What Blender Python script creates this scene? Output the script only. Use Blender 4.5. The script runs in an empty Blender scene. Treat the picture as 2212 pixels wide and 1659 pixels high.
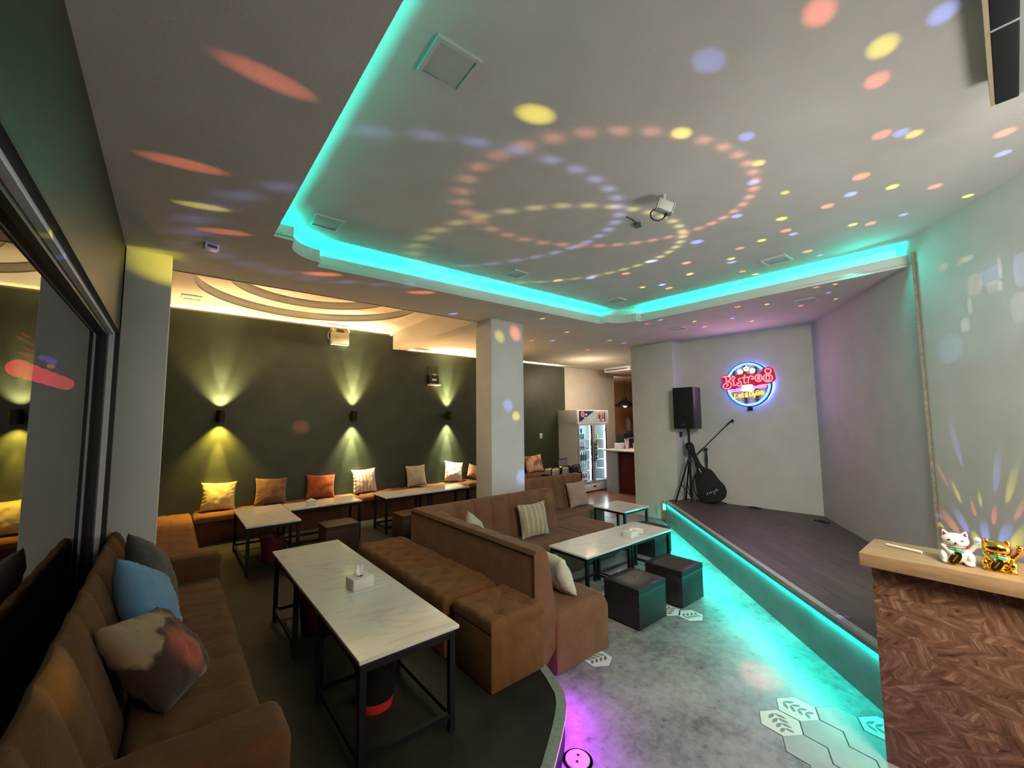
import bpy, bmesh, math, random
from mathutils import Vector, Matrix, noise

# ------------------------------------------------------------------ camera, world, exposure
scene = bpy.context.scene
COL = scene.collection
PI = math.pi


def rad(a):
    return math.radians(a)


cam_data = bpy.data.cameras.new('camera')
cam_data.sensor_fit = 'HORIZONTAL'
cam_data.sensor_width = 36.0
cam_data.lens = 893.27 * 36.0 / 2212.0
cam_data.clip_start = 0.05
cam_data.clip_end = 200
cam = bpy.data.objects.new('camera', cam_data)
COL.objects.link(cam)
_yaw, _pitch, _roll = rad(39.505), rad(4.791), rad(-0.541)
_f = Vector((math.sin(_yaw) * math.cos(_pitch), math.cos(_yaw) * math.cos(_pitch), math.sin(_pitch)))
_r = Vector((math.cos(_yaw), -math.sin(_yaw), 0))
_u = _r.cross(_f)
_r2 = math.cos(_roll) * _r + math.sin(_roll) * _u
_u2 = -math.sin(_roll) * _r + math.cos(_roll) * _u
cam.matrix_world = Matrix(((_r2.x, _u2.x, -_f.x, 0), (_r2.y, _u2.y, -_f.y, 0), (_r2.z, _u2.z, -_f.z, 2.0), (0, 0, 0, 1)))
scene.camera = cam

world = bpy.data.worlds.new('night')
scene.world = world
world.use_nodes = True
world.node_tree.nodes['Background'].inputs[0].default_value = (0.02, 0.025, 0.04, 1)
world.node_tree.nodes['Background'].inputs[1].default_value = 0.15

scene.view_settings.view_transform = 'Standard'
scene.view_settings.look = 'None'
scene.view_settings.exposure = 0.24
scene.view_settings.gamma = 1.0
scene.view_settings.use_curve_mapping = False
scene.cycles.use_adaptive_sampling = False
scene.cycles.max_bounces = 8
scene.cycles.diffuse_bounces = 4
scene.cycles.sample_clamp_indirect = 6.0
scene.cycles.caustics_reflective = False
scene.cycles.caustics_refractive = False


# ------------------------------------------------------------------ lights of the room
def aim(o, target):
    d = Vector(target) - o.location
    o.rotation_euler = d.to_track_quat('-Z', 'Y').to_euler()


def area(name, loc, target, sx, sy, watts, color, spread=180, rotz=None):
    d = bpy.data.lights.new(name, 'AREA')
    d.shape = 'RECTANGLE'
    d.size, d.size_y = sx, sy
    d.energy = watts
    d.color = color
    d.spread = rad(spread)
    o = bpy.data.objects.new(name, d)
    COL.objects.link(o)
    o.location = loc
    aim(o, target)
    return o


def strip(name, a, b, direction, width, watts, color, spread=180):
    """A straight LED run from a to b that shines towards 'direction'."""
    a, b = Vector(a), Vector(b)
    x = (b - a).normalized()
    z = -Vector(direction).normalized()
    y = z.cross(x).normalized()
    z = x.cross(y)
    d = bpy.data.lights.new(name, 'AREA')
    d.shape = 'RECTANGLE'
    d.size, d.size_y = (b - a).length, width
    d.energy = watts * (b - a).length
    d.color = color
    d.spread = rad(spread)
    o = bpy.data.objects.new(name, d)
    COL.objects.link(o)
    m = Matrix((x, y, z)).transposed().to_4x4()
    m.translation = (a + b) / 2
    o.matrix_world = m
    return o


def spot(name, loc, target, watts, color, angle, blend=1.0, radius=0.0):
    d = bpy.data.lights.new(name, 'SPOT')
    d.energy = watts
    d.color = color
    d.spot_size = rad(angle)
    d.spot_blend = blend
    d.shadow_soft_size = radius
    o = bpy.data.objects.new(name, d)
    COL.objects.link(o)
    o.location = loc
    aim(o, target)
    return o


def point(name, loc, watts, color, radius=0.05):
    d = bpy.data.lights.new(name, 'POINT')
    d.energy = watts
    d.color = color
    d.shadow_soft_size = radius
    o = bpy.data.objects.new(name, d)
    COL.objects.link(o)
    o.location = loc
    return o


TEAL = (0.0, 1.0, 0.80)
WARM = (1.0, 0.62, 0.26)
PURPLE = (0.52, 0.0, 1.0)

# fill lights added behind the camera, standing in for unseen room lamps
area('room_fill', (1.3, -1.6, 3.3), (3.2, 0.6, 0.7), 1.2, 1.2, 50, (1.0, 0.76, 0.54), 125)
area('room_fill', (3.4, -1.0, 1.5), (2.6, 1.6, 3.75), 0.9, 0.5, 36, (1.0, 0.95, 0.90))
area('room_fill', (2.0, -0.9, 3.6), (6.6, 2.9, 0.8), 0.9, 0.9, 46, (0.95, 1.0, 0.96), 110)
# teal LED in the ceiling recess
for a, b, w in (((0.47, -3.0, 3.555), (0.47, 3.7, 3.555), 3.6), ((0.98, 4.335, 3.555), (5.2, 4.215, 3.555), 13),
                ((5.72, 3.5, 3.555), (5.74, 0.72, 3.555), 13), ((0.62, 3.86, 3.555), (0.95, 4.22, 3.555), 9)):
    strip('teal_led', a, b, (0, 0, 1), 0.03, w, TEAL)
strip('teal_led', (5.66, 1.05, 3.60), (5.60, 0.66, 3.60), (-0.5, -0.9, -0.25), 0.03, 9, TEAL)
# teal LED under the nose of the stage
strip('stage_led', (7.22, 4.255, 0.375), (3.72, 0.635, 0.375), (-0.35, 0.33, -0.9), 0.012, 6.8, TEAL)
# purple LED under the nose of the platform
for a, b in (((1.0, 1.345, 0.17), (1.62, 1.645, 0.17)), ((1.62, 1.645, 0.17), (1.935, 1.855, 0.17)), ((1.935, 1.855, 0.17), (2.10, 2.01, 0.17)), ((2.10, 2.01, 0.17), (2.19, 2.27, 0.17))):
    v = Vector(b) - Vector(a)
    n_ = Vector((v.y, -v.x, 0)).normalized()
    strip('purple_led', a, b, (n_.x * 0.8, n_.y * 0.8, -1.0), 0.02, 5.5, PURPLE, 150)
# warm LED on top of the dark green wall
strip('cove_led', (-0.2, 8.22, 3.70), (3.4, 8.22, 3.70), (0, -0.8, 0.6), 0.03, 34, (1.0, 0.60, 0.25))
strip('cove_led', (3.6, 8.22, 3.41), (8.5, 8.22, 3.41), (0, -0.8, 0.6), 0.03, 34, (1.0, 0.66, 0.34))
# wall washers of the three sconces (set inside the open tubes)
for sx, up, dn, cu, cd in ((0.61, 7, 9, (1.0, 0.86, 0.42), (1.0, 0.66, 0.10)), (2.69, 12, 12, (1.0, 0.92, 0.50), (1.0, 0.88, 0.50)), (4.77, 12, 12, (1.0, 0.90, 0.50), (1.0, 0.90, 0.55))):
    for sgn, w, c in ((1, up, cu), (-1, dn, cd)):
        spot('sconce_beam', (sx, 7.985, 2.08 + 0.06 * sgn), (sx, 8.06, 2.08 + 1.0 * sgn), w * 22, c, 66 if sx > 1 else 90, 0.8, 0.02)
        spot('sconce_beam', (sx, 8.0, 2.08 + 0.06 * sgn), (sx, 8.07, 2.08 + 1.0 * sgn), w * 40, c, 26, 0.8, 0.015)
    spot('sconce_spill', (sx, 7.95, 2.20), (sx, 7.3, 3.8), 140, (1.0, 0.57, 0.23), 125, 0.9, 0.15)  # wide spots added outside the tubes to warm the ceiling and bench
    spot('sconce_spill', (sx, 7.95, 1.96), (sx, 7.6, 0.4), 18, (1.0, 0.60, 0.24), 110, 0.9, 0.05)
# light the neon sign gives off
area('neon_glow', (7.80, 2.96, 2.6), (5.0, 2.7, 2.6), 0.6, 0.6, 11, (1.0, 0.42, 0.85))
# bulb of the bar pendant; warm fill lights added around the bar
point('bar_pendant_bulb', (14.15, 10.0, 2.5), 60, (1.0, 0.55, 0.28), 0.06)
area('bar_fill', (9.2, 6.5, 3.47), (9.3, 7.2, 0), 0.8, 0.8, 75, (1.0, 0.80, 0.60))
point('bar_fill', (8.2, 6.9, 2.9), 26, (1.0, 0.74, 0.46), 0.1)
area('bar_fill', (11.8, 9.3, 3.4), (12.5, 10.6, 1.5), 1.0, 1.0, 110, (1.0, 0.72, 0.48))
strip('fridge_tube', (8.93, 7.475, 0.33), (8.93, 7.475, 1.80), (-0.6, 0.8, 0), 0.03, 13, (0.75, 0.92, 1.0))
strip('fridge_tube', (9.55, 7.475, 0.33), (9.55, 7.475, 1.80), (-0.75, 0.65, 0), 0.03, 13, (0.75, 0.92, 1.0))
area('seating_fill', (1.9, 6.9, 3.72), (1.9, 6.0, 0), 1.2, 1.2, 30, (1.0, 0.66, 0.36))  # warm fill light added under the ceiling over the wall tables

# ------------------------------------------------------------------ party lights: beams of coloured dots
RINGS = (((-0.56, 0.38, 0.74), 11.5, (1.0, 0.33, 0.22)), ((-0.63, 0.52, 0.58), 11.95, (0.38, 0.42, 1.0)), ((-0.45, 0.57, 0.69), 11.87, (1.0, 0.86, 0.32)))
for ax, half, colr in RINGS:
    L = Vector((5.1, 0.35, 0.75))
    o = spot('ring_beam', L, L + Vector(ax), 520, colr, half * 2 + 8, 0.0)
    d = o.data
    d.use_nodes = True
    nt = d.node_tree
    em = nt.nodes['Emission']
    tc = nt.nodes.new('ShaderNodeTexCoord')
    sp = nt.nodes.new('ShaderNodeSeparateXYZ')
    nt.links.new(tc.outputs['Normal'], sp.inputs[0])

    def mth(op, a, b=None, c=None):
        n = nt.nodes.new('ShaderNodeMath')
        n.operation = op
        for i, v in enumerate((a, b, c)):
            if v is None:
                continue
            if isinstance(v, (int, float)):
                n.inputs[i].default_value = v
            else:
                nt.links.new(v, n.inputs[i])
        return n.outputs[0]
    rr = mth('SQRT', mth('ADD', mth('MULTIPLY', sp.outputs[0], sp.outputs[0]), mth('MULTIPLY', sp.outputs[1], sp.outputs[1])))
    ang = mth('ARCTAN2', rr, mth('ABSOLUTE', sp.outputs[2]))
    dr = mth('DIVIDE', mth('SUBTRACT', ang, rad(half)), rad(0.52))
    az = mth('ARCTAN2', sp.outputs[1], sp.outputs[0])
    cs = mth('MULTIPLY_ADD', mth('COSINE', mth('MULTIPLY', az, 38)), 0.44, 0.56)
    g = mth('EXPONENT', mth('MULTIPLY', mth('MULTIPLY', dr, dr), -1.0))
    nt.links.new(mth('MULTIPLY', g, cs), em.inputs['Strength'])
    em.inputs['Color'].default_value = (1, 1, 1, 1)
DOTS = [(2,2.1,0.42,3.75,0,0.71,1.0),(2,2.54,0.28,3.75,1,0.75,1.0),(2,2.78,0.34,3.75,0,0.7,1.0),(2,2.53,0.08,3.75,2,0.62,1.0),(2,3.36,0.41,3.75,0,0.69,1.0),(2,3.43,0.33,3.75,2,0.61,1.0),(2,3.51,0.28,3.75,1,0.62,1.0),(2,3.94,-0.08,3.75,0,0.56,1.0),(2,4.25,-0.07,3.75,2,0.48,1.0),(2,2.71,0.95,3.75,2,0.54,1.0),(2,3.07,1.01,3.75,1,0.51,1.0),(2,3.3,1.13,3.75,2,0.52,1.0),(2,3.65,1.03,3.75,1,0.44,1.0),(2,3.84,0.6,3.75,0,0.58,1.0),(2,4.09,0.71,3.75,2,0.5,1.0),(2,4.21,0.48,3.75,1,0.47,1.0),(2,4.46,0.27,3.75,0,0.51,1.0),(2,4.87,0.12,3.75,1,0.42,1.0),(2,4.17,0.88,3.75,0,0.53,1.0),(2,4.12,1.2,3.75,1,0.46,1.0),(2,4.77,0.83,3.75,1,0.44,1.0),(2,4.87,0.72,3.75,0,0.51,1.0),(2,4.88,0.5,3.75,2,0.39,1.0),(2,3.75,1.43,3.75,2,0.42,1.0),(2,4.42,1.26,3.75,0,0.5,1.0),(2,4.56,1.24,3.75,2,0.41,1.0),(2,4.48,1.49,3.75,1,0.41,1.0),(2,4.0,1.91,3.75,2,0.54,1.0),(2,4.51,1.71,3.75,0,0.42,1.0),(2,4.74,1.89,3.75,1,0.4,1.0),(2,4.85,1.93,3.75,2,0.45,1.0),(2,4.46,2.27,3.75,0,0.42,1.0),(2,5.17,1.29,3.75,0,0.53,1.0),(2,5.41,1.24,3.75,2,0.35,1.0),(2,4.85,2.42,3.75,1,0.38,1.0),(2,5.27,1.98,3.75,0,0.4,1.0),(2,5.5,1.92,3.75,1,0.37,1.0),(2,4.95,2.85,3.75,2,0.38,1.0),(2,5.16,2.88,3.75,0,0.39,1.0),(2,4.11,2.46,3.75,2,0.4,1.0),(2,1.97,0.84,3.75,2,0.76,0.5),(2,2.36,1.19,3.75,1,0.6,1.0),(2,1.55,1.64,3.75,1,0.76,1.0),(2,5.77,1.38,3.5,0,0.39,1.0),(2,5.81,1.21,3.5,1,0.3,1.0),(2,6.15,1.35,3.5,2,0.35,1.0),(2,6.58,1.76,3.5,0,0.36,1.0),(2,6.12,2.02,3.5,1,0.31,1.0),(2,5.62,2.06,3.5,2,0.35,1.0),(2,5.94,2.32,3.5,0,0.4,1.0),(2,6.56,1.37,3.5,1,0.26,1.0),(2,6.31,3.11,3.5,1,0.26,1.0),(2,6.58,2.66,3.5,2,0.31,1.0),(2,5.79,3.39,3.5,2,0.33,1.0),(2,3.73,3.59,3.75,0,0.33,1.0),(2,3.99,3.27,3.75,2,0.39,1.0),(2,4.21,2.9,3.75,0,0.38,1.0),(2,4.09,2.5,3.75,2,0.39,1.0),(2,4.46,2.26,3.75,0,0.4,1.0),(2,4.84,3.08,3.75,1,0.27,1.0),(2,4.95,2.86,3.75,2,0.33,1.0),(2,5.15,2.87,3.75,0,0.31,1.0),(2,4.85,2.43,3.75,1,0.28,1.0),(2,4.27,4.44,3.5,1,0.2,0.7),(2,5.29,4.89,3.5,1,0.22,0.7),(2,5.32,5.84,3.5,0,0.21,0.7),(2,5.64,5.59,3.5,2,0.24,0.7),(2,6.54,4.92,3.5,1,0.21,0.7),(2,7.0,4.92,3.5,2,0.24,0.7),(2,7.06,5.92,3.5,0,0.23,0.7),(2,5.85,3.67,3.5,0,0.25,0.7),(2,3.05,5.0,3.5,2,0.26,0.7),(2,6.83,3.2,3.5,0,0.33,1.0),(2,7.03,2.55,3.5,1,0.31,0.7),(1,0.27,1.98,3.5,0,0.61,0.48),(1,-0.0,2.98,3.5,0,0.58,0.48),(1,0.11,3.51,3.5,1,0.45,0.48),(1,0.27,3.89,3.5,0,0.52,0.48),(1,1.14,4.43,3.5,0,0.51,0.48),(1,2.23,4.37,3.5,0,0.65,0.48),(1,-0.14,4.75,3.39,1,1.18,0.5),(1,-0.4,2.28,2.7,1,0.29,0.6),(1,-0.4,2.55,2.69,2,0.33,0.6),(1,-0.36,4.23,2.48,2,1.34,0.35),(1,3.79,4.88,3.24,1,1.23,0.6),(1,4.1,4.88,3.33,0,1.57,0.6),(1,3.94,4.88,2.2,2,1.44,0.6),(1,4.1,4.88,2.04,1,1.22,0.6),(1,4.2,4.88,1.11,2,1.78,0.6),(1,4.18,4.4,0.85,1,1.18,0.15),(1,5.01,5.2,0.9,0,1.05,0.12),(1,3.72,2.37,0.33,2,0.96,0.7),(1,1.8,8.1,1.89,0,0.89,0.5),(1,3.64,1.41,0.0,0,3.1,0.5),(1,4.72,3.3,0.57,0,0.96,0.6),(1,5.0,2.9,0.57,0,0.88,0.6),(2,5.17,1.48,0.42,2,0.7,0.7),(2,5.23,1.1,0.42,1,0.94,0.7),(2,4.57,1.05,0.42,2,0.86,0.7),(2,4.16,0.98,0.42,2,0.71,0.7),(2,5.28,0.28,1.22,0,2.2,1.2),(2,5.12,0.16,1.2,0,2.61,1.2),(2,4.94,0.03,1.28,0,1.86,1.2),(2,5.21,0.24,1.28,1,1.57,1.2),(2,5.07,0.13,1.53,2,2.07,1.2),(2,4.98,0.06,1.45,1,2.11,1.2),(2,5.41,0.38,1.32,1,1.81,1.2),(2,5.52,0.47,1.44,0,1.5,1.2),(2,5.36,0.35,1.71,2,1.65,1.2),(2,5.49,0.44,1.03,0,4.4,1.2),(2,5.38,0.36,1.06,2,5.01,1.2),(2,5.27,0.28,0.94,1,7.62,1.2),(2,5.2,0.23,1.02,2,6.89,1.2),(2,5.06,0.12,1.05,2,6.04,1.2),(2,4.97,0.05,1.06,1,4.87,1.2),(2,4.95,0.04,0.98,0,5.3,1.2),(2,5.6,0.53,1.07,2,1.6,1.2),(2,5.61,0.53,0.99,1,1.69,1.2),(1,-0.29,2.25,1.21,1,2.2,0.55),(1,0.06,2.86,0.81,0,1.2,1.6)]
LAMPS = {1: Vector((5.1, 2.05, 1.8)), 2: Vector((5.1, 0.35, 0.75))}
DOTCOL = ((1.0, 0.20, 0.10), (1.0, 0.83, 0.04), (0.22, 0.30, 1.0))


def beam_head(name, L, dots):
    """One lens of the party lamp: a spotlight whose pattern holds a handful of coloured dots."""
    ax = Vector()
    for d in dots:
        ax += d[0]
    ax.normalize()
    half = max(math.acos(min(1, ax.dot(d[0]))) + rad(d[1]) * 2 for d in dots)
    pmax = max(d[3] for d in dots)
    o = spot(name, L, L + ax, pmax, (1, 1, 1), math.degrees(half) * 2 + 1, 0.0)
    bpy.context.view_layer.update()
    inv = o.matrix_world.to_3x3().inverted()
    o.data.use_nodes = True
    nt = o.data.node_tree
    em = nt.nodes['Emission']
    tc = nt.nodes.new('ShaderNodeTexCoord')
    acc = [None, None, None]
    for v, an, ci, p in dots:
        lv = inv @ v
        if DOT_SIGN < 0:
            lv = -lv
        dt = nt.nodes.new('ShaderNodeVectorMath')
        dt.operation = 'DOT_PRODUCT'
        nt.links.new(tc.outputs['Normal'], dt.inputs[0])
        dt.inputs[1].default_value = lv
        mr = nt.nodes.new('ShaderNodeMapRange')
        mr.interpolation_type = 'SMOOTHSTEP'
        mr.inputs[1].default_value = math.cos(rad(an * 1.45))
        mr.inputs[2].default_value = math.cos(rad(an * 0.35))
        mr.inputs[3].default_value = 0.0
        mr.inputs[4].default_value = 1.0
        nt.links.new(dt.outputs['Value'], mr.inputs[0])
        ma = nt.nodes.new('ShaderNodeMath')
        ma.operation = 'MULTIPLY_ADD'
        nt.links.new(mr.outputs[0], ma.inputs[0])
        ma.inputs[1].default_value = p / pmax
        if acc[ci] is None:
            ma.inputs[2].default_value = 0.0
        else:
            nt.links.new(acc[ci], ma.inputs[2])
        acc[ci] = ma.outputs[0]
    prev = None
    for ci in range(3):
        if acc[ci] is None:
            continue
        sc = nt.nodes.new('ShaderNodeVectorMath')
        sc.operation = 'SCALE'
        sc.inputs[0].default_value = DOTCOL[ci]
        nt.links.new(acc[ci], sc.inputs['Scale'])
        if prev is None:
            prev = sc.outputs[0]
        else:
            ad = nt.nodes.new('ShaderNodeVectorMath')
            ad.operation = 'ADD'
            nt.links.new(prev, ad.inputs[0])
            nt.links.new(sc.outputs[0], ad.inputs[1])
            prev = ad.outputs[0]
    nt.links.new(prev, em.inputs['Color'])
    em.inputs['Strength'].default_value = 1.0


DOT_SIGN = 1
DOT_POWER = 36.0
for lamp in (1, 2):
    L = LAMPS[lamp]
    todo = []
    for lp, px, py, pz, ci, an, gain in DOTS:
        if lp != lamp:
            continue
        T_ = Vector((px, py, pz))
        if an < 0.75 and (T_ - Vector((0, 0, 2))).length > 4.2:
            an, gain = an * 1.3, gain * 1.8
        v = T_ - L
        dist = v.length
        v.normalize()
        n_up = abs(v.z) if pz > 3.3 or pz < 0.7 else 0.8
        todo.append((v, an, ci, DOT_POWER * gain * dist * dist / max(n_up, 0.3)))
    while todo:
        seed = max(todo, key=lambda d: d[0].x * 3 - d[0].z)
        todo.sort(key=lambda d: -seed[0].dot(d[0]))
        take = [d for d in todo[:14] if seed[0].dot(d[0]) > math.cos(rad(40))]
        todo = [d for d in todo if d not in take]
        beam_head('party_beam', L, take)

# the video projector throws a faint film frame on the right wall
PATCH = ((5.08, 0.14, 2.86, 0.46, 0.40, (0.10, 0.14, 0.22)), (5.33, 0.32, 3.32, 0.045, 0.035, (0.9, 0.35, 0.45)), (5.17, 0.20, 3.31, 0.055, 0.03, (0.9, 0.40, 0.18)), (5.11, 0.16, 3.305, 0.05, 0.022, (0.8, 0.85, 0.95)),
         (4.96, 0.05, 3.09, 0.10, 0.07, (0.28, 0.32, 0.75)), (5.08, 0.14, 3.07, 0.07, 0.09, (0.70, 0.42, 0.32)), (5.14, 0.18, 2.91, 0.022, 0.07, (0.7, 0.66, 0.55)), (5.19, 0.22, 2.76, 0.045, 0.055, (0.75, 0.78, 0.85)),
         (5.34, 0.33, 2.58, 0.13, 0.12, (0.10, 0.30, 0.72)), (4.76, -0.10, 3.05, 0.06, 0.12, (0.45, 0.42, 0.95)), (4.79, -0.08, 2.78, 0.08, 0.11, (0.42, 0.36, 0.45)), (4.89, 0.0, 3.13, 0.018, 0.08, (0.8, 0.6, 0.40)), (4.95, 0.04, 3.0, 0.06, 0.045, (0.60, 0.45, 0.42)), (4.90, 0.005, 2.985, 0.02, 0.04, (0.7, 0.75, 0.85)))
PL = Vector((1.6, 0.9, 3.30))
po = spot('projector_beam', PL, (5.0, 0.1, 2.9), 150, (1, 1, 1), 26, 0.0)
bpy.context.view_layer.update()
pinv = po.matrix_world.to_3x3().inverted()
po.data.use_nodes = True
nt = po.data.node_tree
em = nt.nodes['Emission']
tc = nt.nodes.new('ShaderNodeTexCoord')
sp = nt.nodes.new('ShaderNodeSeparateXYZ')
nt.links.new(tc.outputs['Normal'], sp.inputs[0])
uu = mth('DIVIDE', sp.outputs[0], sp.outputs[2])
vv = mth('DIVIDE', sp.outputs[1], sp.outputs[2])
prev = None
for wx, wy, wz, ru, rv, colr in PATCH:
    q = pinv @ (Vector((wx, wy, wz)) - PL)
    qa = pinv @ (Vector((wx + 0.8 * ru, wy + 0.6 * ru, wz)) - PL)
    qb = pinv @ (Vector((wx, wy, wz + rv)) - PL)
    cu, cv = q.x / q.z, q.y / q.z
    ku, kv = abs(qa.x / qa.z - cu), abs(qb.y / qb.z - cv)
    du = mth('POWER', mth('ABSOLUTE', mth('DIVIDE', mth('SUBTRACT', uu, cu), ku)), 3.0)
    dv = mth('POWER', mth('ABSOLUTE', mth('DIVIDE', mth('SUBTRACT', vv, cv), kv)), 3.0)
    mr = nt.nodes.new('ShaderNodeMapRange')
    mr.interpolation_type = 'SMOOTHSTEP'
    mr.inputs[1].default_value = 1.5
    mr.inputs[2].default_value = 0.6
    nt.links.new(mth('ADD', du, dv), mr.inputs[0])
    sc = nt.nodes.new('ShaderNodeVectorMath')
    sc.operation = 'SCALE'
    sc.inputs[0].default_value = colr
    nt.links.new(mr.outputs[0], sc.inputs['Scale'])
    if prev is None:
        prev = sc.outputs[0]
    else:
        ad = nt.nodes.new('ShaderNodeVectorMath')
        nt.links.new(prev, ad.inputs[0])
        nt.links.new(sc.outputs[0], ad.inputs[1])
        prev = ad.outputs[0]
nt.links.new(prev, em.inputs['Color'])

# ------------------------------------------------------------------ mesh helpers
class MB:
    def __init__(self):
        self.bm = bmesh.new()

    def _face(self, vs, m=0):
        try:
            f = self.bm.faces.new(vs)
            f.material_index = m
            return f
        except ValueError:
            return None

    def box(self, x0, x1, y0, y1, z0, z1, m=0, mat=None):
        c = [Vector((x, y, z)) for z in (z0, z1) for y in (y0, y1) for x in (x0, x1)]
        if mat is not None:
            c = [mat @ v for v in c]
        v = [self.bm.verts.new(p) for p in c]
        for f in ((0, 2, 3, 1), (4, 5, 7, 6), (0, 1, 5, 4), (2, 6, 7, 3), (0, 4, 6, 2), (1, 3, 7, 5)):
            self._face([v[i] for i in f], m)
        return self

    def prism(self, poly, z0, z1, m=0, frame=None):
        """poly in the xy plane (or in the plane of frame=(origin,u,v,n)) pushed from z0 to z1"""
        area2 = sum(poly[i][0] * poly[(i + 1) % len(poly)][1] - poly[(i + 1) % len(poly)][0] * poly[i][1] for i in range(len(poly)))
        if area2 < 0:
            poly = poly[::-1]

        def P(p, z):
            if frame is None:
                return Vector((p[0], p[1], z))
            o, u, v, n = frame
            return Vector(o) + Vector(u) * p[0] + Vector(v) * p[1] + Vector(n) * z
        lo = [self.bm.verts.new(P(p, z0)) for p in poly]
        hi = [self.bm.verts.new(P(p, z1)) for p in poly]
        self._face(lo[::-1], m)
        self._face(hi, m)
        n = len(poly)
        for i in range(n):
            self._face([lo[i], lo[(i + 1) % n], hi[(i + 1) % n], hi[i]], m)
        return self

    def tube(self, pts, r, seg=8, closed=False, m=0, caps=True):
        pts = [Vector(p) for p in pts]
        n = len(pts)
        rs = r if isinstance(r, (list, tuple)) else [r] * n
        rings = []
        prev = None
        for i, p in enumerate(pts):
            if closed:
                t = pts[(i + 1) % n] - pts[i - 1]
            else:
                t = pts[min(i + 1, n - 1)] - pts[max(i - 1, 0)]
            t.normalize()
            if prev is None:
                a = Vector((0, 0, 1)) if abs(t.z) < 0.9 else Vector((1, 0, 0))
                x = t.cross(a).normalized()
            else:
                x = (prev - t * prev.dot(t))
                x = x.normalized() if x.length > 1e-6 else t.orthogonal().normalized()
            prev = x
            y = t.cross(x)
            rings.append([self.bm.verts.new(p + (x * math.cos(2 * PI * k / seg) + y * math.sin(2 * PI * k / seg)) * rs[i]) for k in range(seg)])
        cnt = n if closed else n - 1
        for i in range(cnt):
            a, b = rings[i], rings[(i + 1) % n]
            for k in range(seg):
                self._face([a[k], a[(k + 1) % seg], b[(k + 1) % seg], b[k]], m)
        if not closed and caps:
            self._face(rings[0][::-1], m)
            self._face(rings[-1], m)
        return self

    def lathe(self, prof, c=(0, 0, 0), seg=20, m=0, mat=None, caps=True):
        c = Vector(c)
        rings = []
        for r, z in prof:
            ring = []
            for k in range(seg):
                p = c + Vector((max(r, 1e-4) * math.cos(2 * PI * k / seg), max(r, 1e-4) * math.sin(2 * PI * k / seg), z))
                if mat is not None:
                    p = mat @ p
                ring.append(self.bm.verts.new(p))
            rings.append(ring)
        for i in range(len(rings) - 1):
            a, b = rings[i], rings[i + 1]
            for k in range(seg):
                self._face([a[k], a[(k + 1) % seg], b[(k + 1) % seg], b[k]], m)
        if caps and prof[0][0] > 1e-3:
            self._face(rings[0][::-1], m)
        if caps and prof[-1][0] > 1e-3:
            self._face(rings[-1], m)
        return self

    def ball(self, c, r, seg=16, rings=10, m=0, rot=None):
        rx, ry, rz = r if isinstance(r, (tuple, list)) else (r, r, r)
        M = Matrix.Translation(Vector(c)) @ (rot.to_4x4() if rot is not None else Matrix.Identity(4))
        grid = []
        for j in range(rings + 1):
            th = PI * j / rings
            grid.append([self.bm.verts.new(M @ Vector((rx * math.sin(th) * math.cos(2 * PI * k / seg), ry * math.sin(th) * math.sin(2 * PI * k / seg), -rz * math.cos(th)))) for k in range(seg)])
        for j in range(rings):
            for k in range(seg):
                self._face([grid[j][k], grid[j][(k + 1) % seg], grid[j + 1][(k + 1) % seg], grid[j + 1][k]], m)
        return self

    def grid(self, nu, nv, fn, m=0, wrap_u=False, wrap_v=False, flip=False):
        g = [[self.bm.verts.new(Vector(fn(i / (nu if wrap_u else nu - 1), j / (nv if wrap_v else nv - 1)))) for j in range(nv)] for i in range(nu)]
        for i in range(nu if wrap_u else nu - 1):
            for j in range(nv if wrap_v else nv - 1):
                q = [g[i][j], g[(i + 1) % nu][j], g[(i + 1) % nu][(j + 1) % nv], g[i][(j + 1) % nv]]
                self._face(q[::-1] if flip else q, m)
        return g

    def build(self, name, mats, parent=None, bevel=0.0, seg=2, angle=38, weld=False, loc=None):
        bm = self.bm
        if weld:
            bmesh.ops.remove_doubles(bm, verts=bm.verts, dist=1e-4)
        bm.normal_update()
        if bevel > 0:
            es = [e for e in bm.edges if len(e.link_faces) == 2 and e.calc_face_angle(0) > rad(30)]
            bmesh.ops.bevel(bm, geom=es, offset=bevel, segments=seg, profile=0.5, affect='EDGES', clamp_overlap=True)
        bm.normal_update()
        for f in bm.faces:
            f.smooth = True
        for e in bm.edges:
            if len(e.link_faces) == 2 and e.calc_face_angle(0) > rad(angle):
                e.smooth = False
        me = bpy.data.meshes.new(name)
        bm.to_mesh(me)
        bm.free()
        for mt in (mats if isinstance(mats, (list, tuple)) else [mats]):
            me.materials.append(mt)
        o = bpy.data.objects.new(name, me)
        COL.objects.link(o)
        if parent is not None:
            o.parent = parent
        if loc is not None:
            o.location = loc
        return o


def thing(name, label, cat, loc=(0, 0, 0), rotz=0.0, group=None):
    o = bpy.data.objects.new(name, None)
    o.empty_display_size = 0.1
    COL.objects.link(o)
    o.location = loc
    o.rotation_euler = (0, 0, rotz)
    o['label'] = label
    o['category'] = cat
    if group:
        o['group'] = group
    return o


def tag(o, label, cat, group=None):
    o['label'] = label
    o['category'] = cat
    if group:
        o['group'] = group
    return o


def struct(o):
    o['kind'] = 'structure'
    return o


def dup(root, loc, rotz=None, label=None, group=None):
    r = root.copy()
    COL.objects.link(r)
    r.location = loc
    if rotz is not None:
        r.rotation_euler = (r.rotation_euler.x, r.rotation_euler.y, rotz)
    if label:
        r['label'] = label
    if group:
        r['group'] = group
    for ch in list(root.children):
        c = ch.copy()
        COL.objects.link(c)
        c.parent = r
        for g in list(ch.children):
            d = g.copy()
            COL.objects.link(d)
            d.parent = c
    return r


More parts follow.
